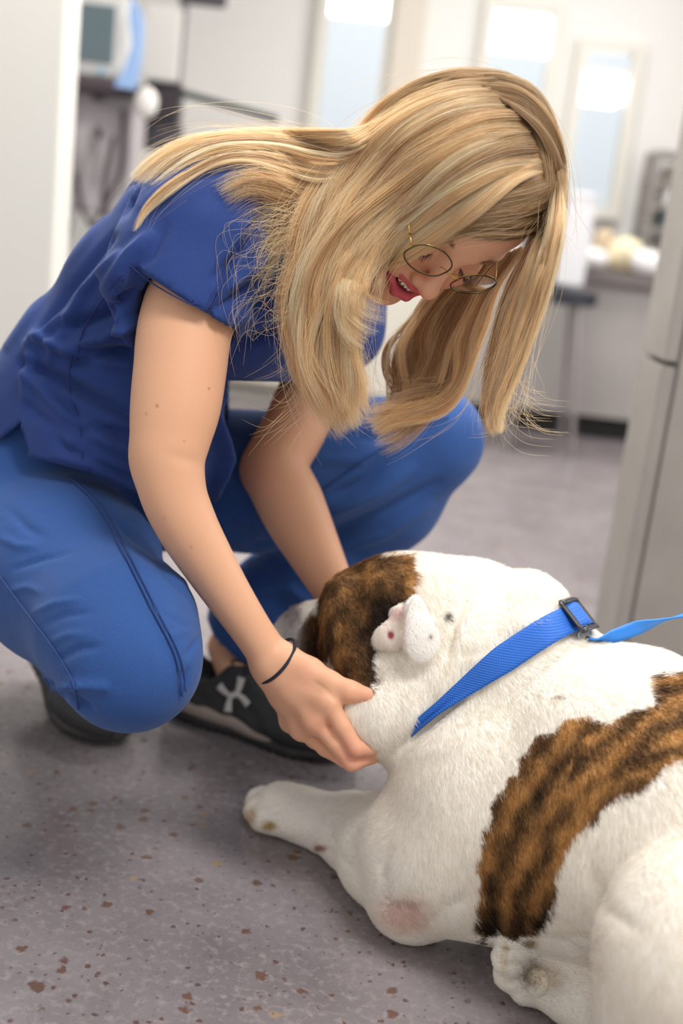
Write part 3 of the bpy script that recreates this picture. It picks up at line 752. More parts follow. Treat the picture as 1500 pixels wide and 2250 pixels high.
def trousers():
    lo, hi = bbox(LR+SR+LL+SL+TR[:1]+TL[:1], .04); F_ = Field(lo, hi, .0044)
    F_.chain([(TR[0][0], .128), (LR[0][0], .122)], .04); F_.cone(TL[0][0], LL[0][0], .126, .12, .04); F_.cone(TR[0][0], TL[0][0], .12, .12, .05)
    F_.cone(TR[0][0], TR[1][0], .125, .095, .04); F_.cone(TL[0][0], TL[1][0], .12, .09, .04)
    F_.chain([(p, r+.007) for p, r in LR], .035)
    F_.chain([(LR[3][0], .066), (SR[0][0], .066), (SR[1][0], .064), (at(170, 1455, 1.62), .050)], .03)
    F_.chain([(p, r+.008) for p, r in LL], .035)
    F_.chain([(SL[0][0], .068)]+A((850, 1090, 1.79, .078), (720, 1215, 1.84, .078), (600, 1320, 1.89, .072), (545, 1370, 1.905, .068)), .03)
    # trim the hem of the far leg square to the shin
    e = SL[3][0]-SL[2][0]; e = e/np.linalg.norm(e); F_.cut(at(535, 1385, 1.91), e+.25*CF*0, .004) if False else None
    F_.chain(A((560, 1350, 1.90, .052), (490, 1425, 1.925, .06)), .004, 'sub')
    V, Q = F_.mesh(1); return V, Q
V, Q = trousers()
leg_folds = [([(20, 1120), (60, 1160), (95, 1180)], 9, -.002), ([(0, 1180), (40, 1200), (80, 1200)], 8, .002), ([(30, 1250), (90, 1230), (150, 1215)], 6, -.002), ([(75, 1345), (120, 1325), (175, 1318)], 6, .002), ([(95, 1375), (140, 1352), (200, 1345)], 7, -.0018),
    ([(110, 1412), (150, 1395), (190, 1392)], 6, .0018), ([(130, 1450), (170, 1425), (215, 1420)], 8, -.003), ([(360, 1400), (392, 1395), (425, 1380)], 5, .002), ([(20, 1300), (60, 1290), (90, 1300)], 6, .002), ([(205, 1090), (250, 1130), (300, 1200)], 7, -.0012), ([(100, 1520), (160, 1505), (230, 1510)], 10, .006), ([(90, 1495), (150, 1530), (200, 1560)], 8, -.006), ([(250, 1140), (320, 1200), (390, 1270)], 8, -.003),
    ([(290, 1130), (350, 1190), (410, 1280)], 9, .003), ([(300, 1210), (360, 1250), (400, 1300)], 7, -.003), ([(330, 1330), (380, 1360), (430, 1380)], 6, -.002), ([(410, 1440), (425, 1420), (440, 1395)], 5, -.004), ([(395, 1480), (405, 1500), (412, 1470)], 6, -.004),
    ([(740, 1090), (800, 1060), (860, 1000)], 12, -.007), ([(725, 1130), (830, 1080), (900, 1030)], 12, .006), ([(730, 1170), (850, 1120), (960, 1060)], 11, -.005), ([(740, 1210), (850, 1170), (940, 1110)], 12, .004), ([(760, 960), (850, 960), (940, 930)], 13, -.004),
    ([(700, 1010), (790, 1010), (880, 960)], 12, .004), ([(600, 1230), (680, 1260), (730, 1300)], 10, -.004), ([(560, 1310), (640, 1290), (700, 1340)], 10, .005), ([(480, 1040), (550, 1080), (560, 1150)], 14, .004), ([(500, 1150), (560, 1200), (600, 1190)], 12, -.004)]
V = folds(V, Q, leg_folds, 1.8); V = relax(V, Q, .3)
tro = mesh_np('scrub_trousers', V, Q, m_pants, woman); PV = V
m_ps = mat('trouser_thread', srgb(36, 66, 126), .8)
seam(PV, [(150, 1045), (215, 1110), (270, 1210), (330, 1330), (385, 1440), (400, 1530)], 50, 'outer_seam', tro, .0012, m_ps)
seam(PV, [(160, 1045), (225, 1110), (280, 1210), (340, 1330), (395, 1440), (408, 1520)], 50, 'outer_seam', tro, .0009, m_ps)
seam(PV, [(0, 1268), (60, 1350), (120, 1430), (160, 1500), (172, 1560)], 40, 'inner_seam', tro, .0012, m_ps)
seam(PV, [(690, 1090), (800, 1010), (900, 950), (985, 915)], 36, 'far_leg_seam', tro, .0012, m_ps)
# ---- hair -------------------------------------------------------------------------------
def hairmat(name):
    m = N(name); a = m.n('ShaderNodeAttribute', attribute_name='col'); t = m.n('ShaderNodeBsdfTranslucent'); x = m.n('ShaderNodeMixShader'); x.inputs[0].default_value = .5
    for q_ in (t.inputs[0], m.b.inputs['Base Color']): m.l(a.outputs['Color'], q_)
    m.set(Roughness=.38); m.b.inputs['Specular IOR Level'].default_value = .55
    m.l(m.b.outputs[0], x.inputs[1]); m.l(t.outputs[0], x.inputs[2]); m.l(x.outputs[0], m.out.inputs['Surface']); return m.m
m_hair = hairmat('blonde_hair')
HPX = pixs(hWd)
def hs(x, y, lift):
    """point on the rounded skull seen at pixel x,y, lifted off the scalp"""
    v = CF+(x-750)/FPX*CR-(y-1125)/FPX*CU; R_ = np.array([.077, .089, .099])+lift
    o_ = ((CC-HO)@HW-np.array([0, .032, -.012]))/R_; v_ = (v@HW)/R_
    a = v_@v_; b = o_@v_; c = o_@o_-1; D = b*b-a*c
    t = (-b-math.sqrt(D))/a if D > 0 else -b/a
    k_ = (np.abs(HPX[0]-x) < 5) & (np.abs(HPX[1]-y) < 5)
    if k_.any(): t = min(t, HPX[2][k_].min()-max(lift, .0015))
    return CC+v*t
def guide(l, n=26):
    P_ = []
    for q in l:
        if len(q) == 3 and q[2] < .3: P_.append(hs(*q))
        elif len(q) == 3: P_.append(at(*q))
    P_ = np.array(P_)
    s = catmull(P_, 120); L_ = np.r_[0, np.cumsum(np.linalg.norm(np.diff(s, axis=0), axis=1))]; t = np.linspace(0, L_[-1], n)
    return np.stack([np.interp(t, L_, s[:, i]) for i in range(3)], 1)
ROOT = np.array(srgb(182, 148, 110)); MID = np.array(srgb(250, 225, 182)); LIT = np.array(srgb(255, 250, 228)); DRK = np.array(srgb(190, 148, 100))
def strands(guides, n, clumps, rs, thick=.006, lat=.004, wave=.004, fly=.05, tipspread=1.6, light=.5, root=.25, dark=.15, cl_sp=.06, lenvar=.22, rad=.00014, rootlat=.3):
    G = np.array([guide(g) for g in guides]); g, k, _ = G.shape
    uc = rs.random(clumps)*(g-1); ci = rs.integers(0, clumps, n); u = np.clip(uc[ci]+rs.normal(0, cl_sp, n), 0, g-1.0001)
    i = u.astype(int); f = (u-i)[:, None, None]
    S = G[i]*(1-f)+G[np.minimum(i+1, g-1)]*f
    t = np.linspace(0, 1, k)
    T = np.gradient(S, axis=1); T /= np.maximum(np.linalg.norm(T, axis=2), 1e-9)[..., None]
    side = np.cross(T, CF); side /= np.maximum(np.linalg.norm(side, axis=2), 1e-6)[..., None]
    cd = rs.normal(0, 1, (clumps, 2))[ci]; sd = rs.normal(0, 1, (n, 2))
    grow = (rootlat+(1-rootlat)*np.minimum(t*2.5, 1))
    pinch = (1.25-.85*np.clip(t-.25, 0, 1))*(.35+.65*np.minimum(t*3, 1))
    ph = rs.random((clumps, 2))[ci]*6.28; fr = (1+1.5*rs.random(clumps))[ci]
    wv = wave*np.sin(ph[:, :1]+fr[:, None]*t*6)*np.clip(t*1.5, 0, 1)**1.3
    ph2 = rs.random((n, 2))*6.28
    wv2 = .0012*np.sin(ph2[:, :1]+t*14)*t
    o1 = (cd[:, :1]*lat*grow*(1+tipspread*t**2)*.8+sd[:, :1]*lat*.45*pinch*(1+tipspread*t**4))+wv+wv2
    o2 = (cd[:, 1:]*thick*grow*.8+sd[:, 1:]*thick*.35*pinch)+.6*wave*np.cos(ph[:, 1:]+fr[:, None]*t*5)*t
    S = S+side*o1[..., None]+CF*(o2+.0)[..., None]
    m_ = rs.random(n) < fly
    amp = rs.normal(0, 1, (n, 2))
    bend = (t**1.5)*(.6+.4*np.sin(ph2[:, 1:]+t*5))
    S += (side*(amp[:, :1]*bend)[..., None]*.022+CU*(amp[:, 1:]*bend)[..., None]*.012)*m_[:, None, None]
    # shorten some strands
    end = np.clip(1-lenvar*rs.random(n)**1.5*(1+1.2*(rs.random(n) < .15)), .35, 1)
    tt = t[None]*end[:, None]*(k-1); a = np.minimum(tt.astype(int), k-2); b = (tt-a)[..., None]; r_ = np.arange(n)[:, None]
    S = S[r_, a]*(1-b)+S[r_, a+1]*b
    # colour
    lc = (rs.random(clumps) < light)*rs.random(clumps); dc = (rs.random(clumps) < dark)*1.
    w1 = np.clip(lc[ci]*.9+rs.normal(0, .22, n), 0, 1)[:, None, None]; w2 = np.clip(dc[ci]*.7+rs.normal(0, .15, n), 0, 1)[:, None, None]
    base = MID*(1-w1)+LIT*w1; base = base*(1-w2)+DRK*w2
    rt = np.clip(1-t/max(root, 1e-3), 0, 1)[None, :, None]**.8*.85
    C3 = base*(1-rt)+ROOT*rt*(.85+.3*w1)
    return S, C3
HS = []
rs = np.random.default_rng(5)
# near side, swept from the parting across the head and down in front of the shoulder
near = [
 [(1100, 176, .008), (960, 196, .012), (850, 258, .016), (765, 350, 1.31), (700, 445, 1.315), (662, 560, 1.32), (643, 670, 1.33), (655, 780, 1.34), (705, 870, 1.35), (762, 935, 1.36)],
 [(1165, 205, .007), (1010, 215, .014), (890, 275, .018), (800, 370, 1.285), (735, 470, 1.29), (692, 590, 1.30), (676, 700, 1.31), (700, 800, 1.32), (745, 880, 1.33), (790, 940, 1.34)],
 [(1208, 262, .007), (1060, 262, .014), (940, 318, .018), (850, 405, .022), (770, 500, 1.265), (722, 610, 1.28), (706, 720, 1.29), (712, 810, 1.30), (750, 880, 1.31), (770, 945, 1.32)],
 [(1224, 325, .007), (1090, 322, .014), (975, 375, .018), (880, 450, .018), (800, 530, 1.262), (756, 630, 1.27), (742, 730, 1.28), (744, 810, 1.29), (757, 870, 1.30), (760, 910, 1.31)],
 [(1230, 372, .007), (1120, 368, .014), (1010, 420, .018), (915, 490, .016), (835, 552, .018), (782, 620, 1.26), (768, 700, 1.27), (775, 790, 1.28), (786, 850, 1.29), (778, 890, 1.30)],
]
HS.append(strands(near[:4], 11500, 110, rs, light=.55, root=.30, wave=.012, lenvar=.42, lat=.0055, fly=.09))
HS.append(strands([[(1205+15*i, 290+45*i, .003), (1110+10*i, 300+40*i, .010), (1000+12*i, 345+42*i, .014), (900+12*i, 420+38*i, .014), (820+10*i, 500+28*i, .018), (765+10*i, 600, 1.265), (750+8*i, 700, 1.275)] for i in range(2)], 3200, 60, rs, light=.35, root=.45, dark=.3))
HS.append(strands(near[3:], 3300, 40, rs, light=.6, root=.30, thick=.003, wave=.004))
# smooth hair lying close over the scalp, cap of the head
HS.append(strands([[(1085, 172, .002), (1000, 178, .006), (900, 215, .010), (820, 285, .014), (740, 375, 1.33), (690, 450, 1.33)],
                   [(1170, 228, .002), (1060, 225, .007), (950, 270, .010), (860, 345, .012), (790, 430, .016), (740, 520, 1.285)],
                   [(1212, 310, .002), (1110, 300, .007), (1000, 335, .010), (910, 405, .010), (830, 490, .012), (775, 580, 1.272)],
                   [(1224, 370, .002), (1140, 372, .007), (1040, 400, .010), (950, 445, .010), (860, 500, .010), (800, 560, 1.26)],
                   ], 8000, 120, rs, thick=.002, lat=.004, light=.25, root=.8, wave=.002, fly=.03, dark=.2))
HS.append(strands([[(1180, 205, .005), (1110, 168, .006), (1010, 164, .006), (920, 190, .008), (850, 238, .010), (770, 320, 1.34)], [(1190, 225, .005), (1120, 180, .006), (1020, 178, .006), (930, 205, .008), (860, 255, .010), (780, 335, 1.33)]], 1500, 30, rs, thick=.002, lat=.003, light=.2, root=.9, wave=.001))
HS.append(strands([[(1226, 390, .002), (1170, 408, .007), (1080, 425, .009), (990, 445, .008), (930, 475, .007)],
                   [(1220, 440, .002), (1160, 455, .007), (1075, 465, .008), (1000, 478, .006), (935, 505, .006)],
                   [(1196, 490, .001), (1130, 498, .005), (1060, 497, .006), (1000, 498, .004), (950, 520, .005)],
                   [(1170, 513, .0005), (1110, 516, .003), (1050, 508, .004), (1000, 505, .003), (955, 530, .004)]], 4500, 60, rs, thick=.0015, lat=.003, light=.12, root=1.3, wave=.001, fly=.02, dark=.35, tipspread=.3))
HS.append(strands([[(1060, 168, .002), (1140, 190, .003), (1185, 245, .004), (1208, 320, .004), (1214, 400, .004), (1208, 470, .004), (1190, 530, .004)],
                   [(1050, 180, .001), (1120, 210, .002), (1165, 260, .003), (1190, 330, .003), (1200, 400, .003), (1194, 460, .003), (1178, 515, .002)]], 3000, 40, rs, thick=.001, lat=.003, light=.1, root=1.5, wave=.001, fly=0, dark=.3, tipspread=.2))
# bright lock framing the face
HS.append(strands([[(1212, 345, .004), (1130, 372, .012), (1040, 440, .014), (950, 508, .012), (880, 556, .010), (815, 582, .012), (782, 622, 1.25), (795, 668, 1.255), (858, 690, 1.26)],
                   [(1222, 368, .004), (1140, 392, .012), (1050, 462, .014), (962, 525, .012), (885, 570, .010), (812, 590, .012), (770, 640, 1.25), (760, 720, 1.26), (800, 760, 1.27)]], 1500, 18, rs, thick=.002, lat=.0028, light=.95, root=.15, wave=.002, fly=.05, dark=0))
HS.append(strands([[(1000, 172, .004), (1090, 168, .010), (1160, 190, .012), (1204, 250, .012), (1226, 340, .010), (1229, 430, .010), (1218, 520, 1.21)],
                   [(1060, 190, .006), (1140, 205, .010), (1195, 260, .012), (1225, 330, .012), (1232, 410, .012), (1222, 500, 1.19), (1205, 580, 1.19)],
                   [(1130, 235, .008), (1185, 285, .010), (1215, 345, .010), (1225, 410, .010), (1218, 480, .010), (1200, 550, 1.19), (1185, 620, 1.20)]], 3800, 50, rs, thick=.002, lat=.003, light=.2, root=1.0, wave=.001, fly=.03, dark=.25, tipspread=.3))
# far side: straight curtain hanging to the right of the face
HS.append(strands([[(1215, 455, .002), (1192, 510, .006), (1172, 580, 1.22), (1138, 690, 1.24), (1105, 800, 1.25), (1082, 900, 1.26), (1100, 955, 1.26)],
                   [(1222, 420, .004), (1212, 490, .012), (1192, 580, 1.20), (1160, 690, 1.22), (1118, 810, 1.24), (1086, 900, 1.25), (1095, 950, 1.25)],
                   [(1228, 390, .006), (1226, 480, 1.19), (1208, 580, 1.19), (1180, 690, 1.21), (1138, 800, 1.23), (1100, 890, 1.24), (1085, 945, 1.24)]], 4200, 36, rs, thick=.006, lat=.0035, light=.6, root=.2, wave=.0025, fly=.03, tipspread=.2))
HS.append(strands([[(1180, 500, .004), (1150, 560, 1.28), (1105, 660, 1.31), (1080, 780, 1.32), (1072, 880, 1.32), (1080, 945, 1.32)],
                   [(1200, 480, .004), (1180, 560, 1.25), (1135, 660, 1.28), (1095, 780, 1.30), (1080, 880, 1.30), (1092, 950, 1.30)]], 1800, 16, rs, thick=.005, lat=.003, light=.2, root=.1, dark=.6, wave=.002))
# mass behind the face
HS.append(strands([[(1150, 545, 1.33), (1085, 640, 1.36), (1050, 730, 1.37), (1030, 810, 1.37), (985, 870, 1.37), (900, 905, 1.37), (820, 940, 1.37)],
                   [(1110, 560, 1.35), (1040, 650, 1.38), (1000, 740, 1.39), (985, 820, 1.39), (940, 880, 1.39), (870, 920, 1.39), (810, 938, 1.39)],
                   [(1080, 570, 1.37), (990, 660, 1.40), (950, 750, 1.41), (930, 830, 1.41), (905, 890, 1.41), (860, 925, 1.41)],
                   [(1050, 575, 1.38), (940, 660, 1.41), (890, 760, 1.42), (885, 840, 1.42), (890, 900, 1.42), (875, 925, 1.42)]], 6500, 60, rs, thick=.01, lat=.004, light=.35, root=.15, dark=.5, wave=.006, fly=.03))
HS.append(strands([[(960, 640, 1.41), (885, 720, 1.43), (848, 770, 1.43), (850, 820, 1.43), (868, 862, 1.43), (830, 920, 1.43), (790, 930, 1.43)],
                   [(970, 650, 1.41), (880, 730, 1.43), (855, 790, 1.43), (862, 850, 1.43), (850, 900, 1.43), (800, 925, 1.43)]], 160, 6, rs, thick=.003, lat=.002, light=.2, dark=.4, wave=.004))
# back hair over the shoulders and nape
ALLV = np.concatenate([TV, V_BODY]); APX = pixs(ALLV); _k = APX[0] < 1250; APX = tuple(a[_k] for a in APX)
def sb(x, y, lift):
    k_ = (np.abs(APX[0]-x) < 9) & (np.abs(APX[1]-y) < 9)
    if not k_.any(): k_ = (np.abs(APX[0]-x) < 14) & (APX[1]-y < 60) & (APX[1]-y > 0)
    return (x, y, (APX[2][k_].min() if k_.any() else 1.46)-lift)
def bg(l): return [q if q[2] < .3 and i_ < 2 or q[2] > 1 else sb(*q) for i_, q in enumerate(l)]
HS.append(strands([bg([(980, 190, .010), (880, 238, .012), (790, 285, .03), (700, 290, .03), (600, 288, .012), (500, 294, .010), (420, 306, .008), (350, 336, .008), (285, 395, .01)]),
                   bg([(960, 205, .010), (860, 258, .012), (780, 315, .035), (700, 318, .03), (610, 306, .015), (520, 308, .010), (440, 318, .008), (370, 345, .008), (300, 400, .008)]),
                   bg([(950, 225, .010), (850, 285, .012), (770, 345, .04), (690, 345, .035), (610, 330, .018), (540, 326, .012), (470, 332, .010), (400, 362, .008), (335, 410, .008)])], 4600, 40, rs, thick=.003, lat=.0024, light=.55, root=.12, dark=.2, wave=.002, fly=.05, lenvar=.4, tipspread=.8))
HS.append(strands([bg([(910, 270, .012), (810, 330, .016), (730, 365, .04), (650, 352, .025), (570, 340, .015), (490, 345, .012), (420, 375, .010), (360, 412, .010), (318, 455, .010), (293, 512, .012)]),
                   bg([(900, 290, .012), (800, 365, .016), (715, 400, .04), (640, 385, .025), (570, 362, .015), (500, 360, .012), (430, 388, .010), (375, 425, .010), (325, 465, .010), (302, 500, .012)])], 1000, 10, rs, thick=.002, lat=.0013, light=.6, root=.1, wave=.0015, fly=.06, lenvar=.5, tipspread=.2))
HS.append(strands([bg([(880, 320, .012), (790, 400, .016), (720, 425, .045), (650, 405, .03), (590, 385, .015), (530, 385, .01), (470, 410, .008)]),
                   bg([(870, 350, .012), (775, 430, .02), (710, 465, .045), (650, 450, .03), (600, 430, .015), (550, 425, .01), (500, 455, .008)]),
                   bg([(860, 380, .012), (770, 470, .02), (710, 520, .04), (660, 530, .03), (625, 560, .02), (605, 620, .02), (590, 700, .02)])], 2400, 26, rs, thick=.004, lat=.003, light=.4, root=.1, dark=.4, wave=.003, fly=.25, lenvar=.6))
# wisps around the shoulder and below the curtain
wisps = []
for i in range(90):
    x0 = 640+60*rs.random(); y0 = 430+250*rs.random(); ln = 60+120*rs.random(); a = rs.normal(0, .5)
    wisps.append(guide([(x0+40, y0-40, 1.32), (x0, y0, 1.31), (x0-ln*.5*math.cos(a), y0+30+ln*.4*math.sin(a), 1.30), (x0-ln*math.cos(a), y0+ln*(.2+.6*rs.random()), 1.30), (x0-ln*.9, y0+ln*(.5+.7*rs.random()), 1.30)]))
for i in range(70):
    x0 = 660+90*rs.random(); y0 = 640+200*rs.random(); ln = 50+90*rs.random(); sg = -1 if rs.random() < .75 else 1
    wisps.append(guide([(x0, y0, 1.32), (x0+sg*ln*.2, y0+ln*.5, 1.32), (x0+sg*ln*.6, y0+ln*.9, 1.32), (x0+sg*ln, y0+ln*(1+.3*rs.normal()), 1.32)]))
for i in range(40):
    x0 = 1100+70*rs.random(); y0 = 780+120*rs.random(); ln = 40+60*rs.random(); sg = 1 if rs.random() < .8 else -1
    wisps.append(guide([(x0, y0, 1.25), (x0-8, y0+ln*.5, 1.25), (x0+sg*ln*.4, y0+ln, 1.25), (x0+sg*ln*1.1, y0+ln*1.1, 1.25)]))
for i in range(60):
    x0 = 420+250*rs.random(); y0 = 300+60*rs.random(); ln = 50+110*rs.random()
    wisps.append(guide([(x0, y0, 1.40), (x0-ln*.5, y0+12+20*rs.random(), 1.385), (x0-ln*.9, y0+30+50*rs.random(), 1.38), (x0-ln*.8, y0+70+60*rs.random(), 1.375)]))
wisps = np.array(wisps); HS.append((wisps, np.tile(MID*.9, (len(wisps), 26, 1))))
S = np.concatenate([a for a, b in HS]); C3 = np.concatenate([b for a, b in HS])
prof = np.full(26, .00014); prof[-6:] = np.linspace(.00014, .00004, 6)
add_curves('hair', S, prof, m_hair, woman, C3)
# brows and lashes as fine hairs
def hchain(pts, n, ln, lean, rs, jit=.0015, rad=.00016, cc=srgb(105, 72, 52)):
    out = []
    P_ = catmull(np.array(pts, float), 60)
    for i in range(n):
        p = P_[rs.integers(0, 60)]+rs.normal(0, jit, 3)*np.array([1, 1, .3]); d = np.array(lean)+rs.normal(0, .25, 3); L_ = ln*(.7+.5*rs.random())
        d = d/np.linalg.norm(d); out.append([hw(p), hw(p+d*L_*.5), hw(p+d*L_+np.array([0, .0015, 0])*0)])
    return np.array(out)
m_lash = mat('lash_hair', srgb(60, 40, 34), .6); m_brow = mat('brow_hair', srgb(146, 108, 80), .7)
bl = [hchain([(s*.016, .0205, .0895), (s*.03, .026, .0885), (s*.05, .0215, .071)], 150, .007, (s*.9, .25, .0), rs, .0013) for s in (-1, 1)]
add_curves('eyebrows', np.concatenate(bl), np.array([.00017, .00014, .00005]), m_brow, woman)
bl = [hchain([(s*.047, -.0055, .0775), (s*.04, -.0095, .0855), (s*.033, -.011, .0895), (s*.021, -.0075, .083)], 70, .0095, (s*.35, -.35, .9), rs, .0004) for s in (-1, 1)]
add_curves('eyelashes', np.concatenate(bl), np.array([.00022, .00016, .00005]), m_lash, woman)
# ---- teeth ------------------------------------------------------------------------------
tb = MB()
m_tooth = mat('tooth_enamel', srgb(244, 238, 226), .25)
RW = Matrix([list(r) for r in HW])
for i in range(-4, 5):
    x = i*.0056+(.0028 if False else 0); z = .0935-10.0*x*x-abs(x)*.06
    tb.sphere(hw((x, -.0630+.16*abs(x), z)), (.0031, .0056 if abs(i) < 3 else .0044, .0026), RW, 12)
tb.build('teeth', m_tooth, woman, True)
# ---- eyeglasses ---------------------------------------------------------------------------
m_gold = mat('gold_wire', srgb(214, 182, 110), .22, 1); m_rim = mat('black_rim', srgb(44, 50, 44), .3, .5)
gl = empty('eyeglasses', hw((0, .0, .1))); gl.parent = woman; gl.matrix_parent_inverse = wm(woman).inverted()
m_lens = N('clear_lens'); _tr = m_lens.n('ShaderNodeBsdfTransparent'); _gl = m_lens.n('ShaderNodeBsdfGlossy', Roughness=.03); _mx = m_lens.n('ShaderNodeMixShader'); _lw = m_lens.n('ShaderNodeFresnel', IOR=1.07)
m_lens.l(_lw.outputs[0], _mx.inputs[0]); m_lens.l(_tr.outputs[0], _mx.inputs[1]); m_lens.l(_gl.outputs[0], _mx.inputs[2]); m_lens.l(_mx.outputs[0], m_lens.out.inputs['Surface'])
for s in (-1, 1):
    cen = np.array([s*.0355, -.001, .101]); ex = np.array([.985, 0, -s*.17]); ey = np.array([0, .99, .03])
    rim = []
    for k in range(48):
        a = 2*math.pi*k/48; r1 = .0270*(1-.04*math.cos(4*a)); r2 = .0232*(1+.03*math.sin(a)); rim.append(cen+ex*r1*math.cos(a)+ey*r2*math.sin(a))
    fwd = np.array([s*.17, -.03, .98])
    R1 = MB().tube([hw(p) for p in rim], .00085, 8, True).build('rim', m_gold, gl, True)
    MB().tube([hw(p+fwd*.0007) for p in rim], .00072, 8, True).build('rim_enamel', m_rim, R1, True)
    lb = MB(); c0 = lb.b.verts.new(Vector(hw(cen+fwd*.0016))); ring = [lb.b.verts.new(Vector(hw(cen+(p-cen)*.99))) for p in rim]; mid_ = [lb.b.verts.new(Vector(hw(cen+(p-cen)*.55+fwd*.0012))) for p in rim]
    for k in range(48): lb.b.faces.new((mid_[k], mid_[(k+1) % 48], c0)); lb.b.faces.new((ring[k], ring[(k+1) % 48], mid_[(k+1) % 48], mid_[k]))
    lb.build('lens', m_lens.m, gl, True)
    hg = cen+ex*s*.0275+ey*.004
    MB().tube([hw(hg), hw(hg+np.array([s*.003, .001, -.003])), hw(hg+np.array([s*.0045, .001, -.012]))], .0013, 8).build('hinge', m_gold, gl, True)
    MB().tube([hw(q) for q in catmull(np.array([hg+np.array([s*.0045, .001, -.010]), (s*.075, .004, .03), (s*.079, .004, -.01), (s*.080, -.012, -.03), (s*.078, -.03, -.038)]), 20)], .0008, 8).build('temple', m_gold, gl, True)
    MB().sphere(hw((s*.0105, -.009, .094)), (.0022, .0045, .0015), RW, 12).build('nose_pad', m_lens.m, gl, True)
    MB().tube([hw(q) for q in catmull(np.array([(s*.0125, .003, .1055), (s*.011, -.002, .0995), (s*.0105, -.007, .096)]), 8)], .0005, 6).build('pad_arm', m_gold, gl, True)
MB().tube([hw(q) for q in catmull(np.array([(-.0095, .001, .107), (-.004, .0045, .1095), (.004, .0045, .1095), (.0095, .001, .107)]), 14)], .00095, 8).build('bridge', m_gold, gl, True)
# black elastic hair tie on the right wrist
ax = at(640, 1485, 1.40)-at(540, 1400, 1.385); ax /= np.linalg.norm(ax)
c0 = at(607, 1452, 1.402); u_ = np.cross(ax, CF); u_ /= np.linalg.norm(u_); v_ = np.cross(ax, u_)
tie = [c0+u_*.0315*math.cos(a)+v_*.0315*math.sin(a)+ax*.004*math.sin(a) for a in np.linspace(0, 2*math.pi, 41)[:-1]]
MB().tube(tie, .0021, 8, True).build('hair_tie', mat('black_elastic', srgb(28, 30, 44), .7), woman, True)
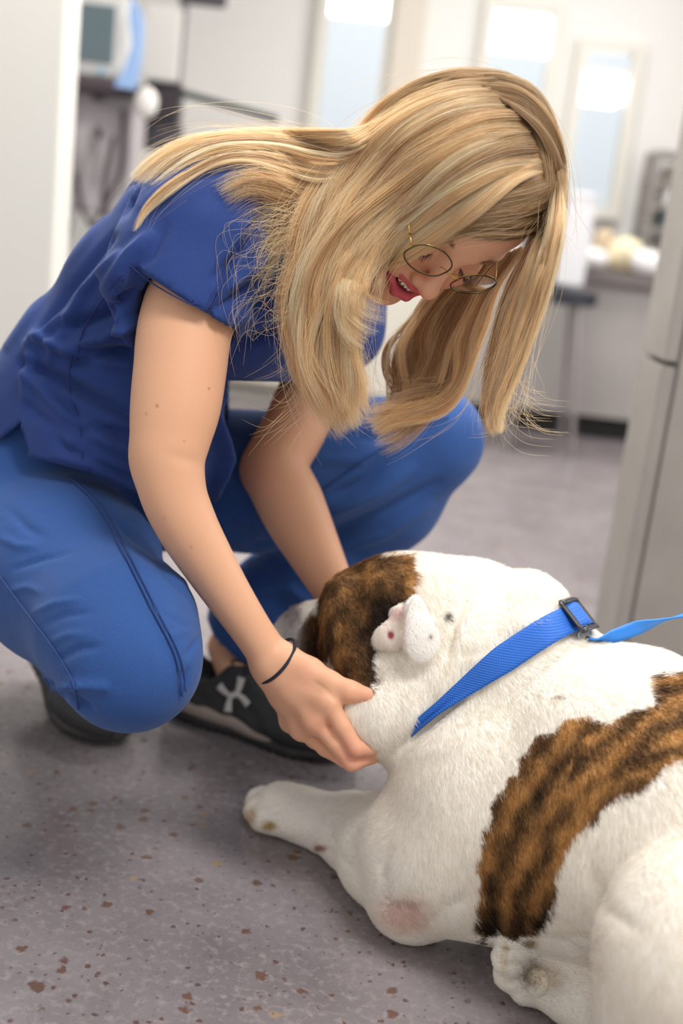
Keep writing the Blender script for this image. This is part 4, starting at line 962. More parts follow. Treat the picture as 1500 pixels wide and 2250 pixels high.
# ---- shoes ----------------------------------------------------------------------------------
m_shoe = noisemat('black_mesh_upper', srgb(34, 34, 36), srgb(60, 60, 62), 300, .6, .4, 900, .001); m_sole = noisemat('dark_rubber_sole', srgb(42, 42, 42), srgb(66, 65, 64), 60, .6, .4, 200, .001)
m_mid = mat('pale_midsole', srgb(172, 158, 150), .6); m_lace = mat('lace_black', srgb(50, 50, 54), .7); m_logo = mat('logo_grey_white', srgb(214, 214, 208), .5)
SS = 1.17
def shoe(T, R3, name_label, logo_side=None, curl=0.0, knob=True):
    """T: heel point on the floor, R3: columns toe direction, left, up; built in metres along x"""
    def W(p):
        p = np.atleast_2d(p).astype(float).copy()*SS
        if curl:
            x = p[:, 0]-.19; s_ = np.clip(x, None, 0)*-1; a = curl*np.clip(s_/.06, 0, 1)
            # bend at the ball of the foot: the part behind it swings up
            a = curl*np.clip(-(p[:, 0]-.20)/.05, 0, 1); px0 = .185; rx = p[:, 0]-px0; rz = p[:, 2]-.02
            nx = px0+rx*np.cos(a)+rz*np.sin(a)*1; nz_ = .02-rx*np.sin(a)+rz*np.cos(a); p[:, 0] = nx; p[:, 2] = nz_
        return T+p@R3.T
    sh = empty('shoe', T); sh.parent = woman; sh.matrix_parent_inverse = wm(woman).inverted(); sh['label'] = name_label
    def half(x):  # sole half width
        return np.interp(x, [-.005, .0, .02, .06, .11, .16, .20, .24, .262, .272], [0.004, .016, .030, .033, .031, .040, .044, .038, .022, .004])
    # sole and midsole via field in local space
    Fs = Field((-.02, -.06, -.004), (.29, .06, .05), .0022)
    for x in np.linspace(.0, .268, 40):
        tx = .006+.0*x; up_ = np.interp(x, [0, .03, .2, .27], [.004, 0, 0, .012])
        hw_ = max(half(x)-.008, .002); Fs.cone((x, -hw_, .010+up_), (x, hw_, .010+up_), .0095, .0095, .004)
    V_, Q_ = Fs.mesh(1)
    tr = .0014*np.sin(V_[:, 0]*520)*(V_[:, 2] < .006)*(np.abs(V_[:, 1]) > .0); V_[:, 2] += tr
    mesh_np('outsole', W(V_), Q_, m_sole, sh)
    Fm = Field((-.03, -.065, .0), (.29, .065, .07), .0022)
    for x in np.linspace(-.004, .165, 30):
        h_ = np.interp(x, [-.01, .03, .1, .16, .27], [.030, .028, .025, .019, .017]); hw_ = max(half(x)-np.interp(x, [.13, .165], [.0065, .012]), .002)
        Fm.cone((x, -hw_, h_), (x, hw_, h_), .0125, .0125, .004)
    V_, Q_ = Fm.mesh(1); mesh_np('midsole', W(V_), Q_, m_mid if name_label.startswith('front') else m_sole, sh)
    Fu = Field((-.03, -.065, .01), (.30, .065, .125), .0024)
    for x in np.linspace(.0, .262, 44):
        h_ = np.interp(x, [-.01, .0, .05, .09, .13, .17, .21, .25, .268], [.085, .088, .082, .090, .080, .064, .052, .042, .034]); hw_ = half(x)
        top_w = np.interp(x, [0, .1, .18, .262], [.45, .5, .55, .6])
        Fu.cone((x, -hw_*.62, .030), (x, hw_*.62, .030), max(hw_*.36, .004), max(hw_*.36, .004), .012)
        Fu.ell((x, 0, (.028+h_)/2-.004), (.012, max(hw_*.80, .006), max((h_-.020)/2, .008)), k=.014)
    Fu.cone((-.004, 0, .05), (-.008, 0, .092), .014, .009, .015)
    Fu.cone((.048, 0, .115), (.055, 0, .075), .030, .026, .006, 'sub')
    V_, Q_ = Fu.mesh(1)
    # laces region welt and toe overlay lines
    V_ = V_+normals(V_, Q_)*(.0012*np.sin(V_[:, 0]*160+3*V_[:, 2]*60)*(V_[:, 0] < .17)*(V_[:, 2] < .06))[:, None]*.6
    mesh_np('upper', W(V_), Q_, m_shoe, sh)
    up = V_
    for i, x in enumerate(np.linspace(.095, .175, 6)):
        z = np.interp(x, [.09, .13, .17, .21], [.090, .080, .064, .052])+.002; wd = .016
        pts = [W(np.array([x, y, z-.35*abs(y)-12*y*y]))[0] for y in np.linspace(-wd-.004, wd+.004, 9)]
        MB().tube(pts, .0024, 8, flat=(1.2, .7)).build('lace', m_lace, sh, True)
    bow = []
    for s in (-1, 1):
        pts = [W(np.array(q))[0] for q in catmull(np.array([(.098, 0, .096), (.090, s*.02, .104), (.110, s*.036, .094), (.118, s*.024, .090), (.100, 0, .096)]), 18)]
        MB().tube(pts, .0018, 8).build('lace_loop', m_lace, sh, True)
    return W, sh, up
# foot of the far leg, flat on the floor, toe towards the dog
tA, hA = gnd(776, 1676), gnd(360, 1552)
tdir = tA-hA; tdir[2] = 0; Lf = np.linalg.norm(tdir); tdir /= Lf
R3 = np.column_stack([tdir, np.cross([0, 0, 1], tdir), [0, 0, 1]])
Tf = tA-tdir*.272*SS
Wf, shf, upf = shoe(Tf+np.array([0, 0, .0]), R3, 'front black running shoe flat on the floor with a pale emblem on its side')
# emblem: two curved horns crossing, on the side towards the camera (local -y)
def side_y(x, z):
    m_ = (np.abs(upf[:, 0]-x) < .005) & (np.abs(upf[:, 2]-z) < .005) & (upf[:, 1] < 0); return upf[m_, 1].min() if m_.any() else -.03
cxl, czl = .104, .0625
def emb(u, v):
    a = math.radians(32); x = cxl+(u*math.cos(a)-v*math.sin(a)); z = czl+(u*math.sin(a)+v*math.cos(a)); return x, z
def stroke(pts, wd):
    P_ = catmull(np.array(pts), 14); lb = MB(); T_ = np.gradient(P_, axis=0); T_ /= np.linalg.norm(T_, axis=1)[:, None]; Nn = np.c_[-T_[:, 1], T_[:, 0]]
    wds = np.interp(np.linspace(0, 1, 14), np.linspace(0, 1, len(wd)), wd); prev = None
    rows = []
    for p, n_, w_ in zip(P_, Nn, wds):
        row = []
        for q in np.linspace(-1, 1, 4):
            x, z = emb(*(p+n_*w_*q)); row.append(lb.b.verts.new(Vector(Wf(np.array([x, side_y(x, z)-.0012, z]))[0])))
        rows.append(row)
    for a_, b_ in zip(rows[:-1], rows[1:]):
        for k in range(3): lb.b.faces.new((a_[k], a_[k+1], b_[k+1], b_[k]))
    return lb
em = empty('emblem', Wf(np.array([cxl, -.035, czl]))[0]); em.parent = shf; em.matrix_parent_inverse = wm(shf).inverted()
for pts, wd in (([(-.0165, .0185), (-.0100, .0060), (0, -.0022), (.0100, .0060), (.0165, .0185)], [.0056, .0040, .0018, .0040, .0056]), ([(-.0165, -.0185), (-.0100, -.0060), (0, .0022), (.0100, -.0060), (.0165, -.0185)], [.0056, .0040, .0018, .0040, .0056])):
    o = stroke(pts, wd).build('emblem_curve', m_logo, em, True); o.modifiers.new('s', 'SOLIDIFY').thickness = .0008
# foot of the near leg, heel raised behind the knee
tB = gnd(258, 1646); hd = np.array([-.66, .75, 0.]); hd /= np.linalg.norm(hd)
td = -hd; R3 = np.column_stack([td, np.cross([0, 0, 1], td), [0, 0, 1]])
Wn, shn, _u = shoe(tB-td*.27*SS, R3, 'rear black running shoe with its heel raised behind the knee', curl=.55)
NFUR = 190000
# ================================================================ THE BULLDOG
def furmat(name, rough=.7):
    m = N(name); a = m.n('ShaderNodeAttribute', attribute_name='col'); m.l(a.outputs['Color'], m.b.inputs['Base Color'])
    m.set(Roughness=rough); m.b.inputs['Specular IOR Level'].default_value = .25; return m.m
m_dog = furmat('short_dog_coat'); m_fur = N('dog_hair'); _a = m_fur.n('ShaderNodeAttribute', attribute_name='col'); _t = m_fur.n('ShaderNodeBsdfTranslucent'); _x = m_fur.n('ShaderNodeMixShader'); _x.inputs[0].default_value = .5
for q_ in (_t.inputs[0], m_fur.b.inputs['Base Color']): m_fur.l(_a.outputs['Color'], q_)
m_fur.set(Roughness=.6); m_fur.b.inputs['Specular IOR Level'].default_value = .15
m_fur.l(m_fur.b.outputs[0], _x.inputs[1]); m_fur.l(_t.outputs[0], _x.inputs[2]); m_fur.l(_x.outputs[0], m_fur.out.inputs['Surface']); m_fur = m_fur.m
dog = empty('dog', gnd(1100, 1960), 'white bulldog with brindle patches lying on the floor, chin held in the hand', 'dog')
F_ = Field(np.array([-.20, .80, -.012]), np.array([.78, 1.80, .46]), .0046)
Ch = lambda l, k=.03, op='add': F_.chain(A(*l), k, op)
El = lambda x, y, d, r, k=.03, rot=None, op='add': F_.ell(at(x, y, d), r, rot, k, op)
CB = np.column_stack([CR, CU, CF])      # axes right, up, away as seen from the camera
# trunk
Ch([(1120, 1640, 1.44, .105), (1265, 1668, 1.38, .120), (1420, 1740, 1.31, .13), (1600, 1830, 1.23, .14)], .05)
Ch([(1060, 1760, 1.40, .105), (1140, 1845, 1.37, .108), (1300, 1850, 1.31, .115), (1480, 1890, 1.24, .12)], .05)
Ch([(1290, 1535, 1.40, .045), (1400, 1585, 1.36, .062), (1500, 1665, 1.33, .085)], .05)
# shoulder and chest
El(1035, 1755, 1.37, (.080, .120, .09), .04, CB); El(975, 1905, 1.365, (.07, .07, .065), .04, CB); El(985, 1690, 1.42, (.052, .07, .07), .03, CB)
El(972, 1645, 1.40, (.040, .045, .05), .03, CB)
# neck with its rolls
Ch([(950, 1380, 1.47, .078), (1050, 1430, 1.46, .088), (1150, 1482, 1.44, .086), (1230, 1582, 1.42, .087)], .035)
Ch([(955, 1330, 1.48, .058), (1040, 1345, 1.47, .055), (1110, 1385, 1.45, .052)], .03)
Ch([(1110, 1330, 1.50, .036), (1160, 1328, 1.45, .038), (1180, 1342, 1.40, .036), (1160, 1395, 1.362, .028), (1090, 1460, 1.352, .024), (1010, 1520, 1.36, .022)], .014)
Ch([(930, 1480, 1.45, .082), (900, 1525, 1.43, .066), (862, 1562, 1.41, .046), (818, 1572, 1.395, .035), (780, 1563, 1.395, .026)], .03)
Ch([(1080, 1500, 1.42, .09), (980, 1560, 1.42, .07), (900, 1595, 1.42, .04)], .03)
# skull, brow, cheeks and muzzle: the dog looks away from the camera and to the left
El(838, 1330, 1.49, (.062, .055, .085), .03, CB); El(770, 1335, 1.50, (.036, .037, .07), .025, CB); El(880, 1290, 1.47, (.045, .035, .06), .03, CB)
Ch([(752, 1300, 1.45, .020), (748, 1350, 1.44, .020), (770, 1420, 1.435, .024), (790, 1465, 1.43, .028), (800, 1490, 1.425, .012)], .02)
Ch([(845, 1400, 1.45, .048), (800, 1440, 1.45, .042), (790, 1500, 1.45, .03)], .03)
Ch([(740, 1400, 1.52, .042), (690, 1400, 1.56, .040), (660, 1400, 1.59, .036)], .025)
Ch([(700, 1440, 1.53, .035), (650, 1430, 1.57, .030), (640, 1460, 1.58, .026)], .02); El(650, 1352, 1.61, (.012, .013, .016), .012, CB)
Ch([(728, 1345, 1.47, .010), (722, 1400, 1.475, .010), (738, 1455, 1.46, .012)], .006, 'sub')
Ch([(830, 1500, 1.375, .006), (826, 1440, 1.38, .006), (842, 1400, 1.39, .006)], .006, 'sub')
# foreleg lying forward
def Gc(l): return [(gnd(x, y, z), r) for x, y, z, r in l]
F_.chain(Gc([(905, 1950, .062, .052), (840, 1890, .055, .048), (770, 1842, .042, .034), (712, 1808, .034, .0285), (665, 1792, .033, .029), (615, 1776, .034, .034)]), .03)
F_.chain(Gc([(890, 1850, .11, .05), (850, 1835, .075, .04), (780, 1800, .055, .03)]), .04)
F_.ell(gnd(905, 1980, .045), (.047, .05, .045), k=.02)
F_.chain(Gc([(730, 1830, .022, .016), (705, 1852, .014, .013)]), .012)
for (x, y, r) in ((565, 1757, .0165), (562, 1778, .0175), (575, 1798, .0165), (598, 1806, .014)):
    F_.chain(Gc([(x+42, y+2, .032, .018), (x+6, y, .026, r), (x-4, y+6, .016, r*.85)]), .006)
# hind leg and haunch
F_.ell(at(1560, 2115, 1.09), (.105, .112, .11), CB, .012); F_.ell(at(1490, 2240, 1.10), (.075, .085, .08), CB, .02)
F_.chain([(at(1480, 2300, 1.12), .055), (gnd(1350, 2235, .042), .040), (gnd(1265, 2180, .040), .034), (gnd(1190, 2140, .036), .033)], .012)
F_.cone(gnd(1290, 2180, .05), gnd(1195, 2120, .055), .028, .026, .012)
for (x, y, z, r) in ((1125, 2075, .075, .017), (1118, 2105, .058, .019), (1122, 2140, .035, .019), (1152, 2175, .020, .016)):
    F_.ell(gnd(x, y, z), (r, r, r), k=.005); F_.cone(gnd(x+45, y+6, z), gnd(x, y, z), .016, r*.9, .005)
d0 = at(1172, 2130, 1.285)
F_.ell(gnd(1168, 2140, .075)-CF*.035, (.016, .02, .02), CB, .006, 'sub')
F_.ell(gnd(1172, 2140, .068)-CF*.022, (.013, .016, .012), CB, .004)
F_.cut((0, 0, .0015), (0, 0, -1), .006)
# elbow callus crease
Ch([(845, 1975, 1.36, .003), (870, 1962, 1.345, .004), (920, 1975, 1.33, .004)], .012, 'sub')
V, Q = F_.mesh(2)
V = folds(V, Q, [([(1180, 1380), (1090, 1420), (1010, 1440)], 12, -.004), ([(1030, 1310), (1000, 1370), (985, 1440)], 9, -.006), ([(1060, 1320), (1020, 1380), (1000, 1450)], 11, .004),
    ([(1010, 1535), (950, 1578), (905, 1615), (870, 1655)], 13, -.014), ([(905, 1530), (900, 1580), (880, 1620)], 22, .004), ([(860, 1860), (840, 1900), (850, 1960)], 12, -.004), ([(720, 1830), (740, 1870), (790, 1930)], 8, -.003),
    ([(910, 1660), (1000, 1640), (1090, 1570)], 16, .003), ([(930, 2035), (980, 1990), (1040, 1960)], 14, -.003), ([(1290, 1880), (1330, 1990), (1400, 2040)], 18, -.003), ([(1225, 2062), (1270, 2092), (1322, 2140)], 7, -.008), ([(1098, 2118), (1125, 2122), (1150, 2120)], 5, -.006), ([(1100, 2088), (1130, 2092), (1150, 2098)], 5, -.005), ([(1120, 2160), (1140, 2155), (1155, 2150)], 5, -.005), ([(545, 1770), (580, 1768), (610, 1762)], 5, -.005), ([(552, 1790), (585, 1788), (612, 1782)], 5, -.005), ([(578, 1812), (596, 1800), (620, 1796)], 4, -.004)])
DV, DQ = V, Q
body_patch = [(1520, 1480), (1440, 1488), (1428, 1520), (1436, 1545), (1400, 1565), (1340, 1590), (1255, 1570), (1180, 1625), (1110, 1715), (1060, 1825), (1050, 1925), (1052, 1980), (1040, 2045), (1068, 2068), (1090, 2050), (1130, 2066), (1168, 2060), (1195, 2035),
              (1218, 1990), (1232, 1900), (1255, 1855), (1290, 1800), (1370, 1750), (1440, 1705), (1500, 1672), (1700, 1600), (1700, 1400)]
head_patch = [(690, 1250), (800, 1215), (905, 1225), (920, 1275), (905, 1315), (885, 1350), (850, 1375), (835, 1410), (820, 1450), (818, 1520), (780, 1515), (735, 1475), (718, 1440), (700, 1465), (662, 1455), (648, 1420), (660, 1370), (700, 1330)]
def coat(V, jit=0.0, seed=1):
    rs = np.random.default_rng(seed)
    x, y, d = pixs(V); nx = (vnoise(V, 60)-.5)*22+(vnoise(V, 190)-.5)*8
    jx = x+nx+rs.normal(0, 1, len(x))*jit; jy = y+(vnoise(V+3, 60)-.5)*26+rs.normal(0, 1, len(x))*jit
    mb = inpoly(jx, jy, body_patch) & (V[:, 0] > .14); mh = inpoly(jx, jy, head_patch) & (x < 930) & (y < 1530) & (d > 1.36)
    c = np.tile(np.array(srgb(250, 245, 236)), (len(V), 1))
    t = vnoise(V, 16)[:, None]; c = c*(1-.05*t)
    # stripes run along the patch: use the distance from its inner edge
    ds, tt = segd(x, y, [(1600, 1560), (1440, 1640), (1300, 1720), (1200, 1830), (1150, 1950), (1120, 2070)])
    side = np.sign((x-1150)*1.0+(y-1950)*.4)
    s1 = .5+.5*np.sin((ds*side)/12+6*vnoise(V, 14)+2.5*vnoise(V, 45)); s1 = s1*.46+.40*vnoise(V, 34)+.30*vnoise(V, 110)-.0
    def tone(s): 
        s = np.clip(s, 0, 1)[:, None]; a = np.array(srgb(46, 33, 27)); b_ = np.array(srgb(126, 92, 58)); e = np.array(srgb(196, 148, 90))
        return np.where(s < .5, a+(b_-a)*s*2, b_+(e-b_)*(s*2-1))
    strand = rs.normal(0, .22, len(V)) if jit else 0
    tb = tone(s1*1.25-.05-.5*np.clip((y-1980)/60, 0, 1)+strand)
    inner = np.exp(-(((x-850)/60)**2+((y-1370)/70)**2)); th = tone(vnoise(V*np.array([1, 1, .6]), 75)*.75+.4*vnoise(V, 30)-.10-.75*inner+.25*np.clip((x-870)/30, 0, 1)+strand)
    c = np.where(mb[:, None], tb, c); c = np.where(mh[:, None], th, c)
    def spot(px, py, rx, ry, cc, a, dm=9):
        nonlocal c
        m_ = np.clip(a*1.6*np.exp(-((x-px)/rx)**2-((y-py)/ry)**2), 0, a)*(d < dm); c = c*(1-m_[:, None])+np.array(cc)*m_[:, None]
    spot(645, 1352, 16, 22, srgb(150, 132, 134), .95); spot(640, 1400, 22, 60, srgb(196, 192, 188), .6)
    spot(885, 2010, 46, 34, srgb(228, 192, 180), .6); spot(888, 1983, 34, 6, srgb(176, 136, 124), .4)
    spot(984, 1356, 7, 8, srgb(70, 62, 50), .9); spot(946, 1400, 5, 6, srgb(70, 62, 60), .7); spot(1228, 1532, 12, 3, srgb(150, 130, 110), .7)
    spot(1172, 2142, 24, 30, srgb(120, 104, 84), .9); spot(1210, 2150, 30, 30, srgb(200, 184, 160), .5); spot(1165, 2075, 14, 9, srgb(150, 128, 96), .85); spot(1112, 2085, 5, 6, srgb(176, 150, 96), .8)
    spot(1108, 2105, 9, 40, srgb(214, 196, 160), .5); spot(592, 1815, 14, 9, srgb(176, 140, 70), .9); spot(552, 1795, 12, 18, srgb(206, 170, 130), .6); spot(705, 1866, 12, 6, srgb(170, 120, 90), .9)
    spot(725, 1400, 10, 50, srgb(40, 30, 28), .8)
    return c, mb | mh
Cc, _m = coat(V)
dbody = mesh_np('body', V, Q, m_dog, dog, C=Cc)
# ears ----------------------------------------------------------------------------------
def earmesh(name, outline, depths, thick, m, nx=14, curl=.0):
    pass
def ear_near():
    lo, hi = bbox(A((905, 1310, 1.37, .03), (940, 1445, 1.34, .035)), .02); F2 = Field(lo, hi, .0014)
    rz = lambda a: CB@np.array([[math.cos(a), -math.sin(a), 0], [math.sin(a), math.cos(a), 0], [0, 0, 1]])
    F2.ell(at(920, 1370, 1.352), (.0120, .032, .0042), rz(.12), .004)
    F2.ell(at(918, 1408, 1.347), (.0145, .0240, .0042), rz(.1), .014); F2.ell(at(940, 1405, 1.347), (.011, .015, .0038), rz(.5), .014)
    F2.cone(at(912, 1322, 1.375), at(903, 1340, 1.372), .008, .009, .012); F2.cone(at(900, 1330, 1.368), at(893, 1420, 1.356), .0045, .0045, .006)
    return F2.mesh(2)
eV, eQ = ear_near(); c = np.tile(np.array(srgb(252, 247, 240)), (len(eV), 1)); x, y, d = pixs(eV)
m_ = (.85*np.exp(-((x-946)/5)**2-((y-1400)/6)**2))[:, None]; c = c*(1-m_)+np.array(srgb(80, 70, 70))*m_
ear = mesh_np('ear', eV, eQ, m_dog, dog, C=c); ear['label'] = 'white folded ear flap'
# ear canal with pink folds
F2 = Field(at(870, 1400, 1.40)-.06, at(870, 1400, 1.40)+.06, .0016)
for x_, y_, d_, r_ in ((880, 1348, 1.392, .011), (868, 1375, 1.390, .010), (848, 1394, 1.390, .012), (862, 1408, 1.385, .011), (838, 1410, 1.394, .010), (880, 1400, 1.380, .007)): F2.ell(at(x_, y_, d_), r_, k=.008)
F2.ell(at(858, 1396, 1.369), (.0045, .006, .010), CB, .003, 'sub'); F2.ell(at(889, 1336, 1.378), (.004, .007, .008), CB, .003, 'sub')
iV, iQ = F2.mesh(1); x, y, d = pixs(iV); c = np.tile(np.array(srgb(240, 228, 220)), (len(iV), 1))
for px_, py_, rx, ry, cc in ((858, 1396, 7, 9, srgb(150, 44, 66)), (890, 1338, 6, 11, srgb(160, 74, 90)), (872, 1352, 16, 12, srgb(226, 180, 180))):
    m_ = np.clip(1.5*np.exp(-((x-px_)/rx)**2-((y-py_)/ry)**2), 0, .95)[:, None]; c = c*(1-m_)+np.array(cc)*m_
o = mesh_np('inner_ear', iV, iQ, m_dog, dog, C=c); o['label'] = 'pink inner ear canal'; INNER = o
m_claw = mat('claw_horn', srgb(196, 150, 104), .35)
for x_, y_, z_ in ((551, 1757, .016), (545, 1772, .012), (556, 1798, .010), (590, 1817, .008)):
    a_ = gnd(x_+8, y_, z_+.004); b_ = gnd(x_-12, y_+3, max(z_-.006, .004)); MB().tube([a_, (a_+b_)/2+np.array([0, 0, .002]), b_], [.0045, .004, .0012], 8).build('claw', m_claw, dog, True)
# short coat: real hairs lying along the body
def sample(V, Q, n, rs, wt=None):
    fn = np.cross(V[Q[:, 2]]-V[Q[:, 0]], V[Q[:, 3]]-V[Q[:, 1]]); a = np.linalg.norm(fn, axis=1)
    if wt is not None: a = a*wt
    i = rs.choice(len(Q), n, p=a/a.sum()); u, v = rs.random((2, n, 1)); q = V[Q[i]]
    return q[:, 0]*(1-u)*(1-v)+q[:, 1]*u*(1-v)+q[:, 2]*u*v+q[:, 3]*(1-u)*v, fn[i]/np.maximum(np.linalg.norm(fn[i], axis=1), 1e-12)[:, None], i
def fur(name, V, Q, n, length, parent, seed, colf, rad=.00016, near=True):
    rs = np.random.default_rng(seed)
    cen = V[Q].mean(1); px, py, dd = pixs(cen); fnn = np.cross(V[Q[:, 2]]-V[Q[:, 0]], V[Q[:, 3]]-V[Q[:, 1]])
    fnn /= np.maximum(np.linalg.norm(fnn, axis=1), 1e-12)[:, None]; vd = (cen-CC)/np.linalg.norm(cen-CC, axis=1)[:, None]
    face = (fnn*vd).sum(1); wt = np.where(face < .35, 1, .12)*np.where((px > -60) & (px < 1560) & (py < 2310), 1, .05)
    P_, nn, i = sample(V, Q, n, rs, wt)
    if name == 'inner_fringe':
        x, y, _ = pixs(P_); ok = (np.hypot((x-858)/13, (y-1396)/15) > 1) & (np.hypot((x-890)/11, (y-1338)/16) > 1); P_, nn = P_[ok], nn[ok]; n = len(P_)
    # hair direction: away from the head, and downwards on the flanks
    x, y, _ = pixs(P_)
    flow = np.where((x < 930)[:, None], .5*CR-.6*CU, .55*CR-.75*CU)
    wl = (np.clip((930-x)/120, 0, 1)*np.clip((y-1720)/80, 0, 1))[:, None]; flow = flow*(1-wl)+wl*(-.8*CR+.15*CU)
    lp = (y > 2050) & (x < 1330); flow = np.where(lp[:, None], -.8*CR+.2*CU, flow)
    flow = flow+(np.stack([vnoise(P_, 22), vnoise(P_+5, 22), vnoise(P_+9, 22)], 1)-.5)*.4
    tg = flow-nn*(flow*nn).sum(1)[:, None]; tg /= np.maximum(np.linalg.norm(tg, axis=1), 1e-6)[:, None]
    L_ = (length*(.6+.8*rs.random(n))*(1-.55*np.maximum(np.clip((860-x)/160, 0, 1)*np.clip((y-1700)/60, 0, 1), np.clip((1340-x)/80, 0, 1)*np.clip((y-2040)/25, 0, 1))))[:, None]; j = rs.normal(0, .14, (n, 3))
    d1 = tg*.9+nn*.34+j*.5; d2 = tg+nn*.14+j*.8
    S = np.stack([P_-nn*.0006, P_+d1*L_*.5, P_+d1*L_*.5+d2*L_*.5], 1)
    S[:, :, 2] = np.maximum(S[:, :, 2], .0008)
    c = colf(P_, seed); C3 = np.repeat(c[:, None], 3, 1)
    return add_curves(name, S, np.array([rad, rad*.8, rad*.2]), m_fur, parent, C3)
def dcol(P_, seed):
    c, m_ = coat(P_, 4.0, seed); rs = np.random.default_rng(seed+1)
    return c*(1+rs.normal(0, .05, (len(P_), 1)))
o = fur('short_coat', DV, DQ, NFUR, .0075, dog, 11, dcol); o['kind'] = 'stuff'
def wcol(P_, seed): return np.tile(np.array(srgb(252, 248, 240)), (len(P_), 1))
o = fur('ear_fringe', eV, eQ, 2200, .0035, ear, 12, wcol); o['kind'] = 'stuff'
_i = fur('inner_fringe', iV, iQ, 2600, .006, INNER, 13, wcol); _i['kind'] = 'stuff'
# collar ----------------------------------------------------------------------------------
def dsurf(x, y):
    k_ = (np.abs(DPX[0]-x) < 7) & (np.abs(DPX[1]-y) < 7); return at(x, y, DPX[2][k_].min())
DPX = pixs(DV)
q0, q1, q2 = at(1240, 1385, 1.415), dsurf(1105, 1450), dsurf(975, 1550)
nrm = np.cross(q1-q0, q2-q0); nrm /= np.linalg.norm(nrm); nrm = nrm if nrm@CR > 0 else -nrm
cc = at(1120, 1500, 1.45); cc = cc-nrm*((cc-q0)@nrm)
ua = q0-cc; ua /= np.linalg.norm(ua); va = np.cross(nrm, ua)
if va@CF > 0: va = -va
NB, NW = 120, 7; W2 = .0155
prof = []
for w_ in np.linspace(-W2, W2, NW):
    rel = DV-cc; hgt = rel@nrm-w_; k_ = (np.abs(hgt) < .006); u_, v_ = rel[k_]@ua, rel[k_]@va; r_ = np.hypot(u_, v_); a_ = np.arctan2(v_, u_)
    ok = r_ < .16; r_, a_ = r_[ok], a_[ok]; rr_ = np.full(NB, np.nan)
    b_ = ((a_+np.pi)/(2*np.pi)*NB).astype(int) % NB
    for i in range(NB):
        m_ = b_ == i
        if m_.any(): rr_[i] = np.percentile(r_[m_], 80)
    x_ = np.arange(NB); g_ = ~np.isnan(rr_); rr_ = np.interp(x_, x_[g_], rr_[g_], period=NB)
    for _ in range(10): rr_ = (np.roll(rr_, 1)+2*rr_+np.roll(rr_, -1))/4
    prof.append(rr_)
prof = np.array(prof); prof = .4*prof+.6*prof.mean(0); ang = (np.arange(NB)+.5)/NB*2*np.pi-np.pi
taper = lambda a: np.interp(a*sgn_, [.0, aq1, aq2, aq2+.5, 3.2], [1, 1, .42, .3, .6]) if a*sgn_ > 0 else 1.0
aq = lambda q: math.atan2((q-cc)@va, (q-cc)@ua)
sgn_ = np.sign(aq(q1)); aq1, aq2 = abs(aq(q1)), abs(aq(q2))
CV = np.array([[cc+nrm*w_*taper(a)+(ua*math.cos(a)+va*math.sin(a))*(prof[j, i]+.0035) for i, a in enumerate(ang)] for j, w_ in enumerate(np.linspace(-W2, W2, NW))])
idx_ = lambda j, i: j*NB+i % NB
CQ = np.array([[idx_(j, i), idx_(j, i+1), idx_(j+1, i+1), idx_(j+1, i)] for j in range(NW-1) for i in range(NB)])
m = N('blue_nylon_webbing'); m.set(Base_Color=srgb(34, 106, 206), Roughness=.55); tc = m.n('ShaderNodeTexCoord'); wv = m.n('ShaderNodeTexWave', Scale=170); wv.bands_direction = 'X'
m.l(tc.outputs['Object'], wv.inputs['Vector']); wv2 = m.n('ShaderNodeTexWave', Scale=120); wv2.bands_direction = 'Z'; m.l(tc.outputs['Object'], wv2.inputs['Vector'])
mu = m.n('ShaderNodeMath', operation='ADD'); m.l(wv.outputs['Fac'], mu.inputs[0]); m.l(wv2.outputs['Fac'], mu.inputs[1]); bp = m.n('ShaderNodeBump', Strength=.6, Distance=.0008); m.l(mu.outputs[0], bp.inputs['Height']); m.l(bp.outputs[0], m.b.inputs['Normal'])
m_web = m.m
collar = mesh_np('collar', CV.reshape(-1, 3), CQ, m_web, dog); collar['label'] = 'bright blue webbing collar'
so = collar.modifiers.new('thick', 'SOLIDIFY'); so.thickness = .0028; so.offset = 1
# slide buckle and doubled strap on the top of the neck
m_buck = mat('black_plastic', srgb(52, 52, 56), .35)
def cpt(a, w_, lift):
    r_ = np.interp(a, ang, prof.mean(0), period=2*np.pi); return cc+nrm*w_+(ua*math.cos(a)+va*math.sin(a))*(r_+lift)
sa = np.sign(math.sin(math.atan2((q1-cc)@va, (q1-cc)@ua)))
def barat(a0, a1, w0, w1, lift, th): return MB().tube([cpt(a0+(a1-a0)*t, w0+(w1-w0)*t, lift) for t in np.linspace(0, 1, 6)], th, 8, flat=(1.3, .7))
A0, A1 = sa*.36, sa*.04
bk_ = empty('slide_buckle', cpt(A0, 0, .01)); bk_.parent = collar; bk_.matrix_parent_inverse = wm(collar).inverted(); bk_['label'] = 'black plastic slide buckle'
for a in (A0, A1): barat(a, a, -.021, .021, .0115, .0032).build('crossbar', m_buck, bk_, True)
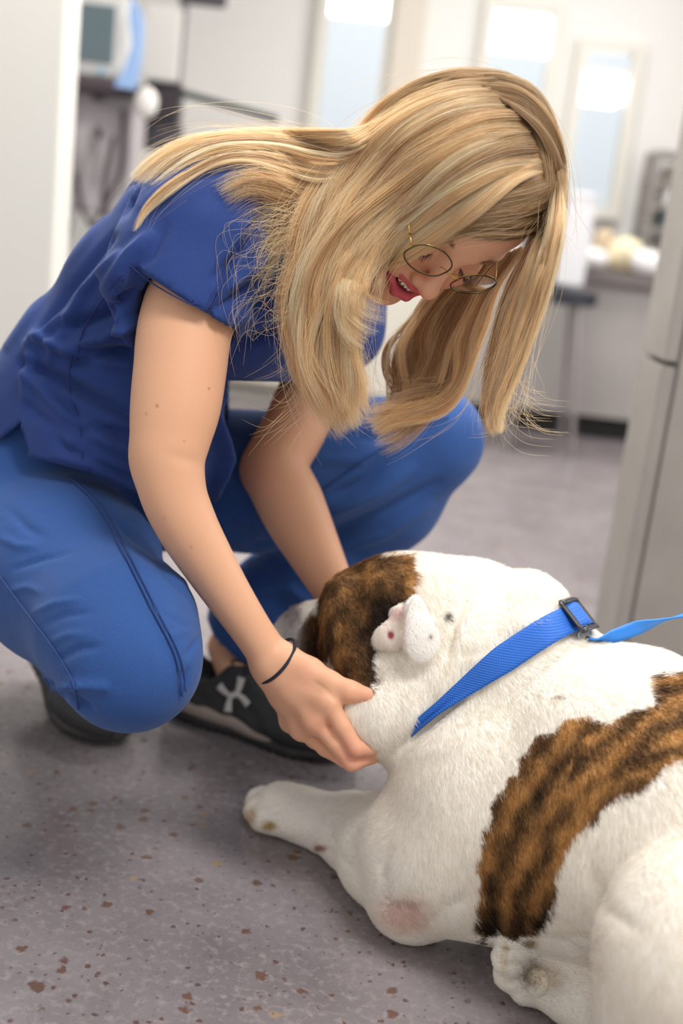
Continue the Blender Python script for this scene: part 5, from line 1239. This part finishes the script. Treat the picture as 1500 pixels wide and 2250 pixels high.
for w_ in (-.020, .020): barat(A0, A1, w_, w_, .0115, .0036).build('side_bar', m_buck, bk_, True)
st_ = []
for j, w_ in enumerate(np.linspace(-.0155, .0155, 5)):
    for i in range(14): a = A0+(A1-A0)*(i/13); st_.append(cpt(a, w_, .0095+.002*math.sin(math.pi*i/13)))
sq = np.array([[j*14+i, j*14+i+1, (j+1)*14+i+1, (j+1)*14+i] for j in range(4) for i in range(13)])
sp_ = mesh_np('strap_loop', st_, sq, m_web, collar); sp_.modifiers.new('t', 'SOLIDIFY').thickness = .002
m_steel = mat('steel_ring', srgb(190, 190, 192), .25, 1)
rc = at(1284, 1396, 1.372)
MB().tube([rc+.011*(math.cos(a)*(CR*.8+CF*.6)+math.sin(a)*CU) for a in np.linspace(0, 2*np.pi, 25)[:-1]], .0016, 8, True).build('lead_ring', m_steel, collar, True)
# leash ------------------------------------------------------------------------------------
L_ = catmull(np.array([at(1292, 1404, 1.366), at(1335, 1401, 1.366), at(1390, 1382, 1.37), at(1440, 1366, 1.37), at(1500, 1350, 1.37), at(1600, 1325, 1.35), at(1760, 1270, 1.33)]), 60)
lv, lq = [], []
tw = np.interp(np.linspace(0, 1, 60), [0, .08, .2, .35, .5, 1], [1.2, 1.4, .3, .2, 1.1, 2.6]); T_ = np.gradient(L_, axis=0); T_ /= np.linalg.norm(T_, axis=1)[:, None]
for p, t, a in zip(L_, T_, tw):
    s1 = np.cross(t, CF); s1 /= np.linalg.norm(s1); s2 = np.cross(t, s1); e_ = s1*math.cos(a)+s2*math.sin(a)
    for q in np.linspace(-1, 1, 4): lv.append(p+e_*.0085*q)
for i in range(59):
    for k in range(3): lq.append([i*4+k, i*4+k+1, i*4+k+5, i*4+k+4])
leash = empty('leash', L_[0], 'twisted bright blue leash running off to the right from the collar', 'leash')
o = mesh_np('webbing', lv, lq, mat('leash_webbing', srgb(38, 130, 222), .45), leash); o.modifiers.new('t', 'SOLIDIFY').thickness = .0022
MB().tube([at(1286, 1402, 1.367), at(1302, 1406, 1.366)], .003, 8).build('snap_hook', m_steel, leash, True)
